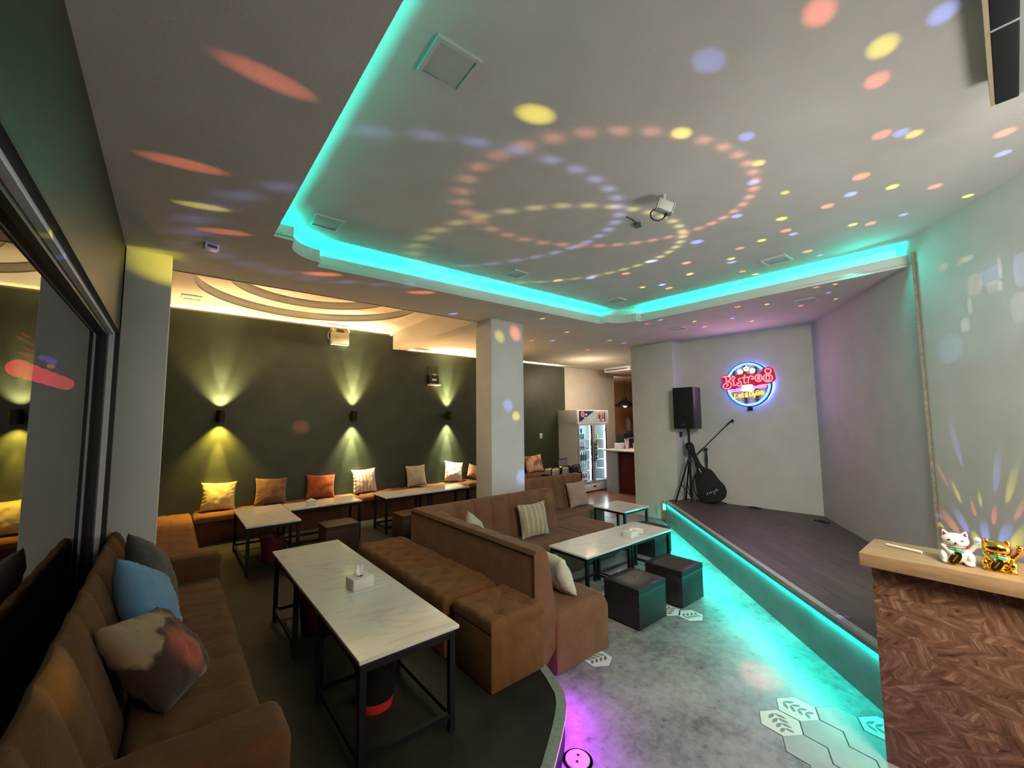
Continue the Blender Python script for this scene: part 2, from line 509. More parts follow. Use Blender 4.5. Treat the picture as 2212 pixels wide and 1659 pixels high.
# ------------------------------------------------------------------ materials
def new_mat(name):
    m = bpy.data.materials.new(name)
    m.use_nodes = True
    nt = m.node_tree
    return m, nt, nt.nodes['Principled BSDF']


def N(nt, kind, **kw):
    n = nt.nodes.new(kind)
    for k, v in kw.items():
        if k in n.inputs:
            n.inputs[k].default_value = v
        else:
            setattr(n, k, v)
    return n


def ramp(nt, src, stops):
    r = nt.nodes.new('ShaderNodeValToRGB')
    els = r.color_ramp.elements
    while len(els) < len(stops):
        els.new(0.5)
    for e, (p, c) in zip(els, stops):
        e.position = p
        e.color = (*c, 1)
    nt.links.new(src, r.inputs[0])
    return r.outputs[0]


def bump(nt, bs, src, strength, dist=0.01):
    b = N(nt, 'ShaderNodeBump', Strength=strength, Distance=dist)
    nt.links.new(src, b.inputs['Height'])
    nt.links.new(b.outputs[0], bs.inputs['Normal'])


def simple(name, col, rough=0.5, metal=0.0, spec=0.5, coat=0.0):
    m, nt, b = new_mat(name)
    b.inputs['Base Color'].default_value = (*col, 1)
    b.inputs['Roughness'].default_value = rough
    b.inputs['Metallic'].default_value = metal
    b.inputs['Specular IOR Level'].default_value = spec
    b.inputs['Coat Weight'].default_value = coat
    return m


def glow(name, col, strength):
    m, nt, b = new_mat(name)
    b.inputs['Base Color'].default_value = (0.02, 0.02, 0.02, 1)
    b.inputs['Emission Color'].default_value = (*col, 1)
    b.inputs['Emission Strength'].default_value = strength
    return m


def noisy(name, c0, c1, scale=6.0, rough=0.8, bstr=0.2, bscale=60.0, detail=4.0, spec=0.3, sheen=0.0, stretch=(1, 1, 1), bdist=0.004):
    m, nt, b = new_mat(name)
    tc = N(nt, 'ShaderNodeTexCoord')
    mp = N(nt, 'ShaderNodeMapping')
    mp.inputs['Scale'].default_value = stretch
    nt.links.new(tc.outputs['Object'], mp.inputs[0])
    n1 = N(nt, 'ShaderNodeTexNoise', Scale=scale, Detail=detail)
    nt.links.new(mp.outputs[0], n1.inputs['Vector'])
    nt.links.new(ramp(nt, n1.outputs['Fac'], ((0.3, c0), (0.7, c1))), b.inputs['Base Color'])
    b.inputs['Roughness'].default_value = rough
    b.inputs['Specular IOR Level'].default_value = spec
    b.inputs['Sheen Weight'].default_value = sheen
    if bstr > 0:
        n2 = N(nt, 'ShaderNodeTexNoise', Scale=bscale, Detail=3.0)
        nt.links.new(mp.outputs[0], n2.inputs['Vector'])
        bump(nt, b, n2.outputs['Fac'], bstr, bdist)
    return m


plaster = noisy('plaster_white', (0.60, 0.59, 0.56), (0.66, 0.65, 0.62), 3, 0.85, 0.25, 90)
ceil_paint = noisy('ceiling_paint', (0.62, 0.60, 0.57), (0.67, 0.65, 0.62), 3, 0.9, 0.3, 45)
cream = noisy('cream_paint', (0.60, 0.55, 0.48), (0.66, 0.60, 0.52), 3, 0.85, 0.15, 80)
tan = noisy('tan_paint', (0.30, 0.17, 0.09), (0.34, 0.20, 0.10), 3, 0.85, 0.1, 80)
green_paint = noisy('dark_green_paint', (0.024, 0.033, 0.016), (0.035, 0.045, 0.023), 5, 0.5, 0.25, 40, spec=0.5)
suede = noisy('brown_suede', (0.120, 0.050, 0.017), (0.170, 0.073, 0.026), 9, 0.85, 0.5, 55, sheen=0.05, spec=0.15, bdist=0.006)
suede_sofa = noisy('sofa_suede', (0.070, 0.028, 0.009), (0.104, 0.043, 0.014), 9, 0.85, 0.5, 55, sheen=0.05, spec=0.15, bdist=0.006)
suede_b = noisy('booth_suede', (0.135, 0.058, 0.030), (0.180, 0.080, 0.042), 9, 0.85, 0.4, 55, sheen=0.05, spec=0.2, bdist=0.005)
suede_dark = noisy('dark_brown_suede', (0.075, 0.034, 0.014), (0.100, 0.046, 0.019), 9, 0.85, 0.4, 55, sheen=0.03, spec=0.2)
leather = noisy('black_leather', (0.013, 0.010, 0.011), (0.021, 0.016, 0.017), 20, 0.42, 0.3, 120, spec=0.4)
black_metal = simple('black_metal', (0.008, 0.008, 0.009), 0.5, spec=0.22)
black_plastic = simple('black_plastic', (0.010, 0.010, 0.011), 0.5)
grille_black = noisy('speaker_grille', (0.006, 0.006, 0.006), (0.012, 0.012, 0.012), 300, 0.8, 0.4, 400)
white_plastic = simple('white_plastic', (0.72, 0.72, 0.70), 0.4)
white_metal = simple('white_metal', (0.62, 0.62, 0.62), 0.35)
alu = simple('aluminium', (0.55, 0.56, 0.58), 0.35, 0.7)
chrome = simple('chrome', (0.7, 0.7, 0.7), 0.15, 1.0)
paper = simple('white_paper', (0.80, 0.80, 0.80), 0.8)
gold = simple('gold_glaze', (0.90, 0.55, 0.08), 0.16, 1.0)
china = simple('white_china', (0.80, 0.76, 0.72), 0.2, coat=0.5)
red_paint = simple('red_glaze', (0.35, 0.01, 0.01), 0.3)
teal_paint = simple('teal_glaze', (0.05, 0.42, 0.30), 0.2)
black_paint = simple('black_glaze', (0.01, 0.01, 0.01), 0.3)
red_plastic = simple('red_plastic', (0.55, 0.03, 0.03), 0.4)
maroon = simple('maroon_plastic', (0.08, 0.012, 0.012), 0.5)


def mat_concrete():
    m, nt, b = new_mat('grey_concrete')
    tc = N(nt, 'ShaderNodeTexCoord')
    n1 = N(nt, 'ShaderNodeTexNoise', Scale=1.6, Detail=8.0, Roughness=0.65)
    nt.links.new(tc.outputs['Object'], n1.inputs['Vector'])
    n2 = N(nt, 'ShaderNodeTexNoise', Scale=14.0, Detail=6.0, Roughness=0.7)
    nt.links.new(tc.outputs['Object'], n2.inputs['Vector'])
    mx = N(nt, 'ShaderNodeMix', data_type='FLOAT')
    mx.inputs[0].default_value = 0.45
    nt.links.new(n1.outputs['Fac'], mx.inputs[2])
    nt.links.new(n2.outputs['Fac'], mx.inputs[3])
    nt.links.new(ramp(nt, mx.outputs[0], ((0.36, (0.09, 0.088, 0.085)), (0.5, (0.24, 0.235, 0.23)), (0.64, (0.36, 0.35, 0.34)))), b.inputs['Base Color'])
    nt.links.new(ramp(nt, n2.outputs['Fac'], ((0.3, (0.24, 0.24, 0.24)), (0.7, (0.46, 0.46, 0.46)))), b.inputs['Roughness'])
    bump(nt, b, n2.outputs['Fac'], 0.22, 0.01)
    return m


concrete = mat_concrete()
dark_concrete = noisy('dark_platform_concrete', (0.010, 0.0095, 0.0075), (0.022, 0.020, 0.015), 4, 0.6, 0.25, 18, 8.0, spec=0.2)


def mat_planks(name, c0, c1, ang, length=1.4, width=0.16, rough=0.5):
    m, nt, b = new_mat(name)
    tc = N(nt, 'ShaderNodeTexCoord')
    mp = N(nt, 'ShaderNodeMapping')
    mp.inputs['Rotation'].default_value = (0, 0, ang)
    nt.links.new(tc.outputs['Object'], mp.inputs[0])
    br = N(nt, 'ShaderNodeTexBrick', Scale=1.0)
    br.inputs['Brick Width'].default_value = length
    br.inputs['Row Height'].default_value = width
    br.inputs['Mortar Size'].default_value = 0.003
    br.inputs['Color1'].default_value = (*c0, 1)
    br.inputs['Color2'].default_value = (*c1, 1)
    br.inputs['Mortar'].default_value = (c0[0] * .35, c0[1] * .35, c0[2] * .35, 1)
    nt.links.new(mp.outputs[0], br.inputs['Vector'])
    mp2 = N(nt, 'ShaderNodeMapping')
    mp2.inputs['Scale'].default_value = (1.5, 22, 1)
    nt.links.new(mp.outputs[0], mp2.inputs[0])
    n = N(nt, 'ShaderNodeTexNoise', Scale=2.0, Detail=6.0)
    nt.links.new(mp2.outputs[0], n.inputs['Vector'])
    mx = N(nt, 'ShaderNodeMix', data_type='RGBA', blend_type='MULTIPLY')
    mx.inputs[0].default_value = 0.8
    nt.links.new(br.outputs['Color'], mx.inputs[6])
    nt.links.new(ramp(nt, n.outputs['Fac'], ((0.3, (0.55, 0.55, 0.55)), (0.7, (1.25, 1.25, 1.25)))), mx.inputs[7])
    nt.links.new(mx.outputs[2], b.inputs['Base Color'])
    b.inputs['Roughness'].default_value = rough
    return m


stage_wood = mat_planks('stage_planks', (0.075, 0.060, 0.054), (0.100, 0.080, 0.072), rad(-46), 1.6, 0.18, 0.55)
bar_wood = mat_planks('bar_planks', (0.20, 0.10, 0.06), (0.27, 0.13, 0.08), 0.0, 1.2, 0.12, 0.3)


def mat_oak():
    m, nt, b = new_mat('oak_worktop')
    tc = N(nt, 'ShaderNodeTexCoord')
    mp = N(nt, 'ShaderNodeMapping')
    mp.inputs['Scale'].default_value = (14, 1.6, 14)
    nt.links.new(tc.outputs['Object'], mp.inputs[0])
    n = N(nt, 'ShaderNodeTexNoise', Scale=4.0, Detail=8.0, Roughness=0.65)
    nt.links.new(mp.outputs[0], n.inputs['Vector'])
    nt.links.new(ramp(nt, n.outputs['Fac'], ((0.3, (0.30, 0.18, 0.085)), (0.55, (0.42, 0.26, 0.13)), (0.75, (0.50, 0.33, 0.18)))), b.inputs['Base Color'])
    b.inputs['Roughness'].default_value = 0.45
    return m


oak = mat_oak()


def mat_osb():
    m, nt, b = new_mat('strand_board')
    tc = N(nt, 'ShaderNodeTexCoord')
    layers = []
    for ang, sc, off in ((0.45, 5.0, 0.0), (0.95, 5.6, 3.1), (-0.25, 4.6, 7.7), (1.9, 5.2, 5.3)):
        mp = N(nt, 'ShaderNodeMapping')
        mp.inputs['Rotation'].default_value = (ang, 0, 0)
        mp.inputs['Location'].default_value = (0, off, off)
        nt.links.new(tc.outputs['Object'], mp.inputs[0])
        wob = N(nt, 'ShaderNodeTexNoise', Scale=9.0, Detail=2.0)
        nt.links.new(mp.outputs[0], wob.inputs['Vector'])
        mx = N(nt, 'ShaderNodeVectorMath', operation='MULTIPLY_ADD')
        nt.links.new(wob.outputs['Color'], mx.inputs[0])
        mx.inputs[1].default_value = (0, 0.05, 0.035)
        nt.links.new(mp.outputs[0], mx.inputs[2])
        mp2 = N(nt, 'ShaderNodeMapping')
        mp2.inputs['Scale'].default_value = (0.2, 0.9, 6.5)
        nt.links.new(mx.outputs[0], mp2.inputs[0])
        v = N(nt, 'ShaderNodeTexNoise', Scale=sc, Detail=5.0, Roughness=0.7)
        nt.links.new(mp2.outputs[0], v.inputs['Vector'])
        layers.append(v.outputs['Fac'])
    cur = layers[0]
    for k in range(1, 4):
        pk = N(nt, 'ShaderNodeTexVoronoi', Scale=5.5 + k)
        mpk = N(nt, 'ShaderNodeMapping')
        mpk.inputs['Location'].default_value = (k * 1.7, k * 2.3, k * 0.7)
        mpk.inputs['Rotation'].default_value = (0.5 * k, 0, 0)
        mpk.inputs['Scale'].default_value = (0.2, 0.8, 2.2)
        nt.links.new(tc.outputs['Object'], mpk.inputs[0])
        nt.links.new(mpk.outputs[0], pk.inputs['Vector'])
        sc_ = N(nt, 'ShaderNodeSeparateColor')
        nt.links.new(pk.outputs['Color'], sc_.inputs[0])
        gt = N(nt, 'ShaderNodeMath', operation='GREATER_THAN')
        nt.links.new(sc_.outputs[0], gt.inputs[0])
        gt.inputs[1].default_value = 0.6
        mi = N(nt, 'ShaderNodeMix', data_type='FLOAT')
        nt.links.new(gt.outputs[0], mi.inputs[0])
        nt.links.new(cur, mi.inputs[2])
        nt.links.new(layers[k], mi.inputs[3])
        cur = mi.outputs[0]
    nt.links.new(ramp(nt, cur, ((0.32, (0.045, 0.018, 0.009)), (0.44, (0.155, 0.070, 0.038)), (0.55, (0.225, 0.108, 0.062)), (0.68, (0.42, 0.25, 0.16)))), b.inputs['Base Color'])
    b.inputs['Roughness'].default_value = 0.6
    bump(nt, b, cur, 0.25, 0.004)
    return m


osb = mat_osb()


def mat_marble():
    m, nt, b = new_mat('white_marble')
    tc = N(nt, 'ShaderNodeTexCoord')
    mp = N(nt, 'ShaderNodeMapping')
    mp.inputs['Rotation'].default_value = (0, 0, 0.5)
    mp.inputs['Scale'].default_value = (1, 3.2, 1)
    nt.links.new(tc.outputs['Object'], mp.inputs[0])
    n = N(nt, 'ShaderNodeTexNoise', Scale=1.1, Detail=6.0, Roughness=0.55, Distortion=0.9)
    nt.links.new(mp.outputs[0], n.inputs['Vector'])
    nt.links.new(ramp(nt, n.outputs['Fac'], ((0.475, (0.70, 0.71, 0.68)), (0.497, (0.58, 0.59, 0.57)), (0.52, (0.70, 0.71, 0.68)))), b.inputs['Base Color'])
    b.inputs['Roughness'].default_value = 0.12
    b.inputs['Specular IOR Level'].default_value = 0.6
    return m


marble = mat_marble()


def mat_glass(name, tint=(1, 1, 1), rough=0.0):
    m, nt, b = new_mat(name)
    nt.nodes.remove(b)
    out = nt.nodes['Material Output']
    tr = N(nt, 'ShaderNodeBsdfTransparent')
    tr.inputs[0].default_value = (*tint, 1)
    gl = N(nt, 'ShaderNodeBsdfGlossy')
    gl.inputs['Roughness'].default_value = rough
    lw = N(nt, 'ShaderNodeLayerWeight', Blend=0.5)
    pw = N(nt, 'ShaderNodeMath', operation='POWER')
    nt.links.new(lw.outputs['Facing'], pw.inputs[0])
    pw.inputs[1].default_value = 4.0
    fr = N(nt, 'ShaderNodeMath', operation='MULTIPLY_ADD')
    nt.links.new(pw.outputs[0], fr.inputs[0])
    fr.inputs[1].default_value = 0.95
    fr.inputs[2].default_value = 0.04
    mx = N(nt, 'ShaderNodeMixShader')
    nt.links.new(fr.outputs[0], mx.inputs[0])
    nt.links.new(tr.outputs[0], mx.inputs[1])
    nt.links.new(gl.outputs[0], mx.inputs[2])
    nt.links.new(mx.outputs[0], out.inputs[0])
    return m


clear_glass = mat_glass('clear_glass', (0.93, 0.97, 0.97))
window_glass = mat_glass('window_glass', (0.30, 0.30, 0.32))


def cloth(name, c0, c1, stripes=None, scale=8.0):
    m = noisy(name, c0, c1, scale, 0.9, 0.35, 45, sheen=0.15, spec=0.15, bdist=0.004)
    if stripes:
        nt = m.node_tree
        b = nt.nodes['Principled BSDF']
        src = b.inputs['Base Color'].links[0].from_socket
        tc = N(nt, 'ShaderNodeTexCoord')
        sx = N(nt, 'ShaderNodeSeparateXYZ')
        nt.links.new(tc.outputs['Object'], sx.inputs[0])
        ml = N(nt, 'ShaderNodeMath', operation='MULTIPLY')
        nt.links.new(sx.outputs[0], ml.inputs[0])
        ml.inputs[1].default_value = stripes[1]
        sn = N(nt, 'ShaderNodeMath', operation='SINE')
        nt.links.new(ml.outputs[0], sn.inputs[0])
        gt = N(nt, 'ShaderNodeMath', operation='GREATER_THAN')
        nt.links.new(sn.outputs[0], gt.inputs[0])
        gt.inputs[1].default_value = stripes[2]
        mx = N(nt, 'ShaderNodeMix', data_type='RGBA')
        nt.links.new(gt.outputs[0], mx.inputs[0])
        nt.links.new(src, mx.inputs[6])
        mx.inputs[7].default_value = (*stripes[0], 1)
        nt.links.new(mx.outputs[2], b.inputs['Base Color'])
    return m


def cloth_patch(name, c0, c1, thr=0.5, scale=5.0):
    m = noisy(name, c0, c1, scale, 0.9, 0.35, 45, sheen=0.15, spec=0.15)
    nt = m.node_tree
    r = [n for n in nt.nodes if n.type == 'VALTORGB'][0]
    r.color_ramp.elements[0].position = thr - 0.02
    r.color_ramp.elements[1].position = thr + 0.02
    return m



# ------------------------------------------------------------------ the setting
o = struct(MB().box(-0.5, 7.9, -4.2, 12.0, -0.1, 0.0).build('floor', concrete))
floor = o
# patterned hexagon tiles let into the concrete
tile_plain = noisy('tile_grey', (0.30, 0.31, 0.31), (0.40, 0.41, 0.41), 5, 0.45, 0.1, 40)
tile_white = noisy('tile_white', (0.60, 0.60, 0.58), (0.68, 0.68, 0.66), 5, 0.45, 0.1, 40)
tile_leaf = simple('tile_leaf_print', (0.20, 0.17, 0.18), 0.5)
grout = simple('dark_grout', (0.05, 0.05, 0.055), 0.8)


def hexagon(cx, cy, R):
    return [(cx + R * math.cos(rad(25 + 60 * k)), cy + R * math.sin(rad(25 + 60 * k))) for k in range(6)]


def leaf_poly(cx, cy, ang, ln, wd):
    pts = []
    for i in range(9):
        t = i / 8
        pts.append((t * ln, wd * math.sin(PI * t) ** 0.8))
    for i in range(7, 0, -1):
        t = i / 8
        pts.append((t * ln, -wd * math.sin(PI * t) ** 0.8))
    c, s = math.cos(ang), math.sin(ang)
    return [(cx + x * c - y * s, cy + x * s + y * c) for x, y in pts]


rng = random.Random(5)
TA, TB, T0 = Vector((0.231, -0.027)), Vector((0.101, -0.208)), Vector((3.174, 1.121))
tiles = [(T0 + TA * i + TB * j, (i, j) in ((0, 0), (1, 0), (1, 2), (0, 3), (0, 4))) for i, j in
         ((0, 0), (1, 0), (0, 1), (-1, 1), (1, 1), (-1, 2), (0, 2), (1, 2), (-2, 2), (-2, 3), (-1, 3), (0, 3), (1, 3), (-1, 4), (0, 4))]
tiles += [(Vector(p), True) for p in ((4.15, 2.23), (4.08, 2.43), (2.84, 2.36), (4.75, 3.2), (4.62, 3.33))]
for c, leafy in tiles:
    if c.x > 3.62 and c.y < 0.9:
        continue
    mb = MB()
    mb.prism(hexagon(c.x, c.y, 0.1335), 0.0, 0.0012, 2)
    mb.prism(hexagon(c.x, c.y, 0.1290), 0.0, 0.0024, 0)
    if leafy:
        a0 = rng.uniform(0, 6.28)
        stem = Vector((math.cos(a0), math.sin(a0)))
        for k in range(4):
            base = c - stem * 0.085 + stem * 0.045 * k
            for sd in (-1, 1):
                mb.prism(leaf_poly(base.x, base.y, a0 + sd * rad(48), 0.075 - 0.006 * k, 0.012), 0.0024, 0.0028, 1)
    mb.build('hexagon_tile', [tile_white if leafy else tile_plain, tile_leaf, grout], floor)

# raised seating platform with a curved front
PLAT_EDGE = [(-0.36, 0.42), (0.2, 0.80), (0.6, 1.08), (1.0, 1.335), (1.35, 1.53), (1.60, 1.65), (1.79, 1.775), (1.91, 1.86), (2.0, 1.935), (2.07, 2.02), (2.13, 2.15), (2.18, 2.28), (2.20, 2.40)]
plat = PLAT_EDGE + [(2.20, 4.55), (4.36, 4.55), (4.36, 5.75), (6.3, 5.75), (6.3, 6.95), (7.9, 6.95), (7.9, 8.5), (-0.36, 8.5)]
struct(MB().prism(plat, 0.0, 0.2).build('floor_platform', dark_concrete))
nose = noisy('ribbed_metal_edge', (0.16, 0.19, 0.17), (0.22, 0.26, 0.23), 40, 0.4, 0.5, 200, spec=0.6)
mb = MB()
pl = [Vector((x, y, 0)) for x, y in PLAT_EDGE]
for i in range(len(pl) - 1):
    a, b = pl[i], pl[i + 1]
    ta = (pl[min(i + 1, len(pl) - 1)] - pl[max(i - 1, 0)]).normalized()
    tb = (pl[min(i + 2, len(pl) - 1)] - pl[i]).normalized()
    na, nb = Vector((-ta.y, ta.x, 0)), Vector((-tb.y, tb.x, 0))
    q = [a - na * 0.012, b - nb * 0.012, b + nb * 0.052, a + na * 0.052]
    mb.prism([(p.x, p.y) for p in q], 0.195, 0.206)
struct(mb.build('trim_1', nose))
# bar area floor
struct(MB().box(7.9, 19.0, 4.2, 12.0, -0.1, 0.004).box(6.9, 7.9, 5.3, 6.94, 0.0005, 0.004).build('floor_bar', bar_wood))

# stage
stage_poly = [(7.32, 4.32), (3.68, 0.55), (3.68, -0.86), (5.60, 0.52), (8.03, 2.03), (7.86, 4.20), (7.55, 4.20), (7.55, 4.32)]
riser = noisy('grey_riser_paint', (0.16, 0.17, 0.165), (0.21, 0.22, 0.215), 4, 0.4, 0.12, 30, spec=0.5)
struct(MB().prism([(7.30, 4.33), (3.70, 0.60), (3.70, -0.86), (5.60, 0.52), (8.03, 2.03), (7.86, 4.20), (7.55, 4.20), (7.55, 4.33)], 0.0, 0.39).build('floor_stage_riser', riser))
struct(MB().prism(stage_poly, 0.39, 0.42).build('floor_stage', stage_wood))
e0, e1 = Vector((7.32, 4.32, 0)), Vector((3.68, 0.55, 0))
ed = (e1 - e0).normalized()
en = Vector((ed.y, -ed.x, 0))
if en.dot(Vector((-1, 0.9, 0))) < 0:
    en = -en
mb = MB()
q = [e0 + en * 0.012, e1 + en * 0.012, e1 - en * 0.045, e0 - en * 0.045]
mb.prism([(p.x, p.y) for p in q], 0.385, 0.4235)
struct(mb.build('trim_2', noisy('stage_nosing', (0.36, 0.36, 0.36), (0.44, 0.44, 0.44), 20, 0.4, 0.1, 60)))
led_teal = glow('teal_led_glow', (0.0, 1.0, 0.82), 2.6)
led_purple = glow('purple_led_glow', (0.75, 0.25, 1.0), 2.0)
led_warm = glow('warm_led_glow', (1.0, 0.62, 0.25), 4.0)
mb = MB()
q = [e0 - en * 0.016, e1 - en * 0.016, e1 - en * 0.004, e0 - en * 0.004]
a, b = e0 + ed * 0.03 + en * 0.004, e1 - ed * 0.04 + en * 0.004
mb.tube([(a.x, a.y, 0.380), (b.x, b.y, 0.380)], 0.004, 6)
tag(mb.build('led_strip', led_teal), 'glowing teal LED strip running under the nose of the stage', 'light strip')
mb = MB()
pts = []
for i, p in enumerate(pl[3:]):
    i += 3
    t = (pl[min(i + 1, len(pl) - 1)] - pl[i - 1]).normalized()
    nn = Vector((-t.y, t.x, 0))
    p2 = p - nn * 0.008
    pts.append((p2.x, p2.y, 0.188))
mb.tube(pts, 0.005, 6)
tag(mb.build('led_strip', led_purple), 'glowing purple LED strip under the curved edge of the seating platform', 'light strip')

# walls
# left wall with the big window
WIN_Y1, WIN_Z0, WIN_Z1 = 4.67, 0.55, 2.75
mb = MB()
mb.box(-0.56, -0.36, -4.2, 4.75, WIN_Z1, 3.8)
mb.box(-0.56, -0.36, -4.2, 4.75, 0.0, WIN_Z0)
mb.box(-0.56, -0.36, WIN_Y1, 8.5, 0.0, 3.9)
mb.box(-0.56, -0.36, -4.2, -2.6, WIN_Z0, WIN_Z1)
struct(mb.build('wall_left', green_paint))
win = struct(MB().box(-0.445, -0.440, -2.6, WIN_Y1, WIN_Z0, WIN_Z1).build('window_1', window_glass))
frame_black = simple('window_frame_black', (0.012, 0.012, 0.013), 0.5)
frame_light = noisy('window_frame_strip', (0.66, 0.68, 0.70), (0.74, 0.76, 0.78), 12, 0.45, 0.1, 60)
for x0, x1, mt, nm, fw, fs in ((-0.382, -0.352, frame_black, 'window_frame', 0.02, 0.03), (-0.410, -0.382, frame_light, 'window_frame_strip', 0.045, 0.10), (-0.440, -0.410, frame_black, 'window_frame', 0.075, 0.22)):
    mb = MB()
    mb.box(x0, x1, -2.6, WIN_Y1, WIN_Z1 - fw, WIN_Z1)
    mb.box(x0, x1, WIN_Y1 - fs, WIN_Y1, WIN_Z0, WIN_Z1 - fw)
    mb.box(x0, x1, -2.6, WIN_Y1 - fs, WIN_Z0, WIN_Z0 + 0.035)
    mb.build(nm, mt, win)
struct(MB().box(-6.2, -6.0, -6, 30, -0.2, 6).build('wall_exterior', simple('night_facade', (0.01, 0.01, 0.012), 0.9)))
struct(MB().box(-6.0, -0.56, -6, 30, -0.3, -0.2).build('floor_exterior', simple('night_street', (0.012, 0.012, 0.014), 0.8)))

# dark green feature wall, set in front of the cream wall so its top carries the LED trough
struct(MB().box(-0.36, 3.50, 8.10, 8.18, 0.2, 3.735).box(3.50, 8.62, 8.10, 8.18, 0.2, 3.445).build('wall_back', green_paint))
struct(MB().box(-0.4, 11.25, 8.36, 8.5, 0.0, 3.95).build('wall_back_cream', cream))
struct(MB().box(9.0, 19.0, 11.0, 11.2, 0.0, 3.6).build('wall_bar', tan))
struct(MB().box(18.9, 19.0, 4.2, 11.0, 0.0, 3.6).build('wall_bar_end', tan))
# pillars
pillar_paint = noisy('pillar_paint', (0.60, 0.60, 0.58), (0.66, 0.66, 0.64), 3, 0.85, 0.25, 90)
struct(MB().box(-0.36, -0.05, 4.75, 5.20, 0.0, 3.5).build('pillar', pillar_paint, bevel=0.006))
struct(MB().box(3.63, 4.26, 4.88, 5.28, 0.0, 3.5).build('pillar', pillar_paint, bevel=0.006))
struct(MB().box(7.55, 8.30, 4.20, 5.15, 0.0, 3.5).build('pillar', pillar_paint, bevel=0.006))


def wall(name, a, b, z0, z1, th, mat):
    a, b = Vector((*a, 0)), Vector((*b, 0))
    d = (b - a).normalized()
    n = Vector((-d.y, d.x, 0)) * th
    return struct(MB().prism([(p.x, p.y) for p in (a, b, b + n, a + n)], z0, z1).build(name, mat))


wall('wall_stage_back', (8.03, 2.03), (7.86, 4.24), 0.0, 3.5, -0.12, plaster)
wall('wall_stage_right', (5.59, 0.52), (8.03, 2.03), 0.0, 3.78, -0.12, plaster)
wall('wall_projection', (0.4, -3.37), (5.59, 0.52), 0.0, 3.78, -0.12, plaster)
wall('wall_rear', (-0.5, -3.9), (1.2, -3.9), 0.0, 3.8, -0.12, plaster)
# rough seam between the two wall boards beside the stage
seam = noisy('seam_tape', (0.18, 0.16, 0.12), (0.30, 0.27, 0.20), 30, 0.9, 0.4, 60)
mb = MB()
mb.box(5.575, 5.605, 0.525, 0.548, 0.42, 3.60, mat=None)
struct(mb.build('trim_3', seam))

# ceilings
TRAY = [(0.57, -3.9), (0.58, 3.74), (0.73, 3.74)]
TRAY += [(1.03 - 0.29 * math.cos(rad(a)), 3.83 + 0.28 * math.sin(rad(a))) for a in range(0, 91, 15)]
TRAY += [(1.04, 4.24), (5.25, 4.13), (5.25, 3.99)]
TRAY += [(5.25 + 0.29 * math.sin(rad(a)), 3.66 + 0.33 * math.cos(rad(a))) for a in range(0, 91, 15)]
TRAY += [(5.63, 3.63), (5.70, 0.59), (5.59, 0.53), (1.2, -3.9)]


def holed_plate(outer, inner, z0, z1, name, mat):
    """flat plate between z0 and z1 with a hole"""
    bm = bmesh.new()
    for z, fl in ((z0, True), (z1, False)):
        vo = [bm.verts.new((x, y, z)) for x, y in outer]
        vi = [bm.verts.new((x, y, z)) for x, y in inner]
        es = [bm.edges.new((vo[i], vo[(i + 1) % len(vo)])) for i in range(len(vo))]
        es += [bm.edges.new((vi[i], vi[(i + 1) % len(vi)])) for i in range(len(vi))]
        bmesh.ops.triangle_fill(bm, use_beauty=True, use_dissolve=False, edges=es)
    bm.normal_update()
    for f in bm.faces:
        up = f.calc_center_median().z > (z0 + z1) / 2
        if (f.normal.z > 0) != up:
            f.normal_flip()
    mb = MB()
    mb.bm.free()
    mb.bm = bm
    bm.verts.ensure_lookup_table()
    no, ni = len(outer), len(inner)
    V = list(bm.verts)
    for i in range(no):
        j = (i + 1) % no
        mb._face([V[i], V[j], V[no + ni + j], V[no + ni + i]])
    for i in range(ni):
        j = (i + 1) % ni
        mb._face([V[no + j], V[no + i], V[2 * no + ni + i], V[2 * no + ni + j]])
    bmesh.ops.recalc_face_normals(bm, faces=bm.faces)
    return struct(mb.build(name, mat, angle=30))


outer = [(-0.4, -4.0), (1.6, -4.0), (8.2, 0.4), (19.0, 3.9), (19.0, 11.1), (11.0, 11.1), (3.5, 8.36), (3.5, 5.22), (-0.4, 5.22)]
holed_plate(outer, TRAY[::-1], 3.50, 3.53, 'ceiling', ceil_paint)
# lip around the recess and the wall of its light trough
mb = MB()
tr = [Vector((x, y, 0)) for x, y in TRAY]
ctr = Vector((3.0, 1.5, 0))


def offset(poly, dist):
    n = len(poly)
    out = []
    for i in range(n):
        a, b, c = poly[i - 1], poly[i], poly[(i + 1) % n]
        d1, d2 = (b - a).normalized(), (c - b).normalized()
        n1, n2 = Vector((-d1.y, d1.x, 0)), Vector((-d2.y, d2.x, 0))
        m = n1 + n2
        m = m.normalized() if m.length > 1e-3 else n1
        k = max(m.dot(n1), 0.45)
        out.append(b + m * (dist / k))
    return out


ar = sum(tr[i].x * tr[(i + 1) % len(tr)].y - tr[(i + 1) % len(tr)].x * tr[i].y for i in range(len(tr)))
sg = -1 if ar > 0 else 1
out1 = offset(tr, sg * 0.018)
for i in range(0, len(tr) - 3):
    mb.prism([(p.x, p.y) for p in (tr[i], tr[i + 1], out1[i + 1], out1[i])], 3.525, 3.622)
struct(mb.build('trim_4', ceil_paint))
TW = [(0.40, -3.9), (0.40, 3.86), (0.62, 4.02), (0.92, 4.30), (0.95, 4.42), (5.42, 4.30), (5.46, 4.12), (5.72, 3.78), (5.80, 3.70), (5.86, 0.60)]
mb = MB()
for i in range(len(TW) - 1):
    a, b = Vector((*TW[i], 0)), Vector((*TW[i + 1], 0))
    d = (b - a).normalized()
    nn = Vector((-d.y, d.x, 0)) * 0.02
    mb.prism([(p.x, p.y) for p in (a, b, b + nn, a + nn)], 3.53, 3.76)
struct(mb.build('trim_5', ceil_paint))
struct(MB().box(0.2, 6.2, -4.0, 4.6, 3.75, 3.80).build('ceiling_recess', ceil_paint))

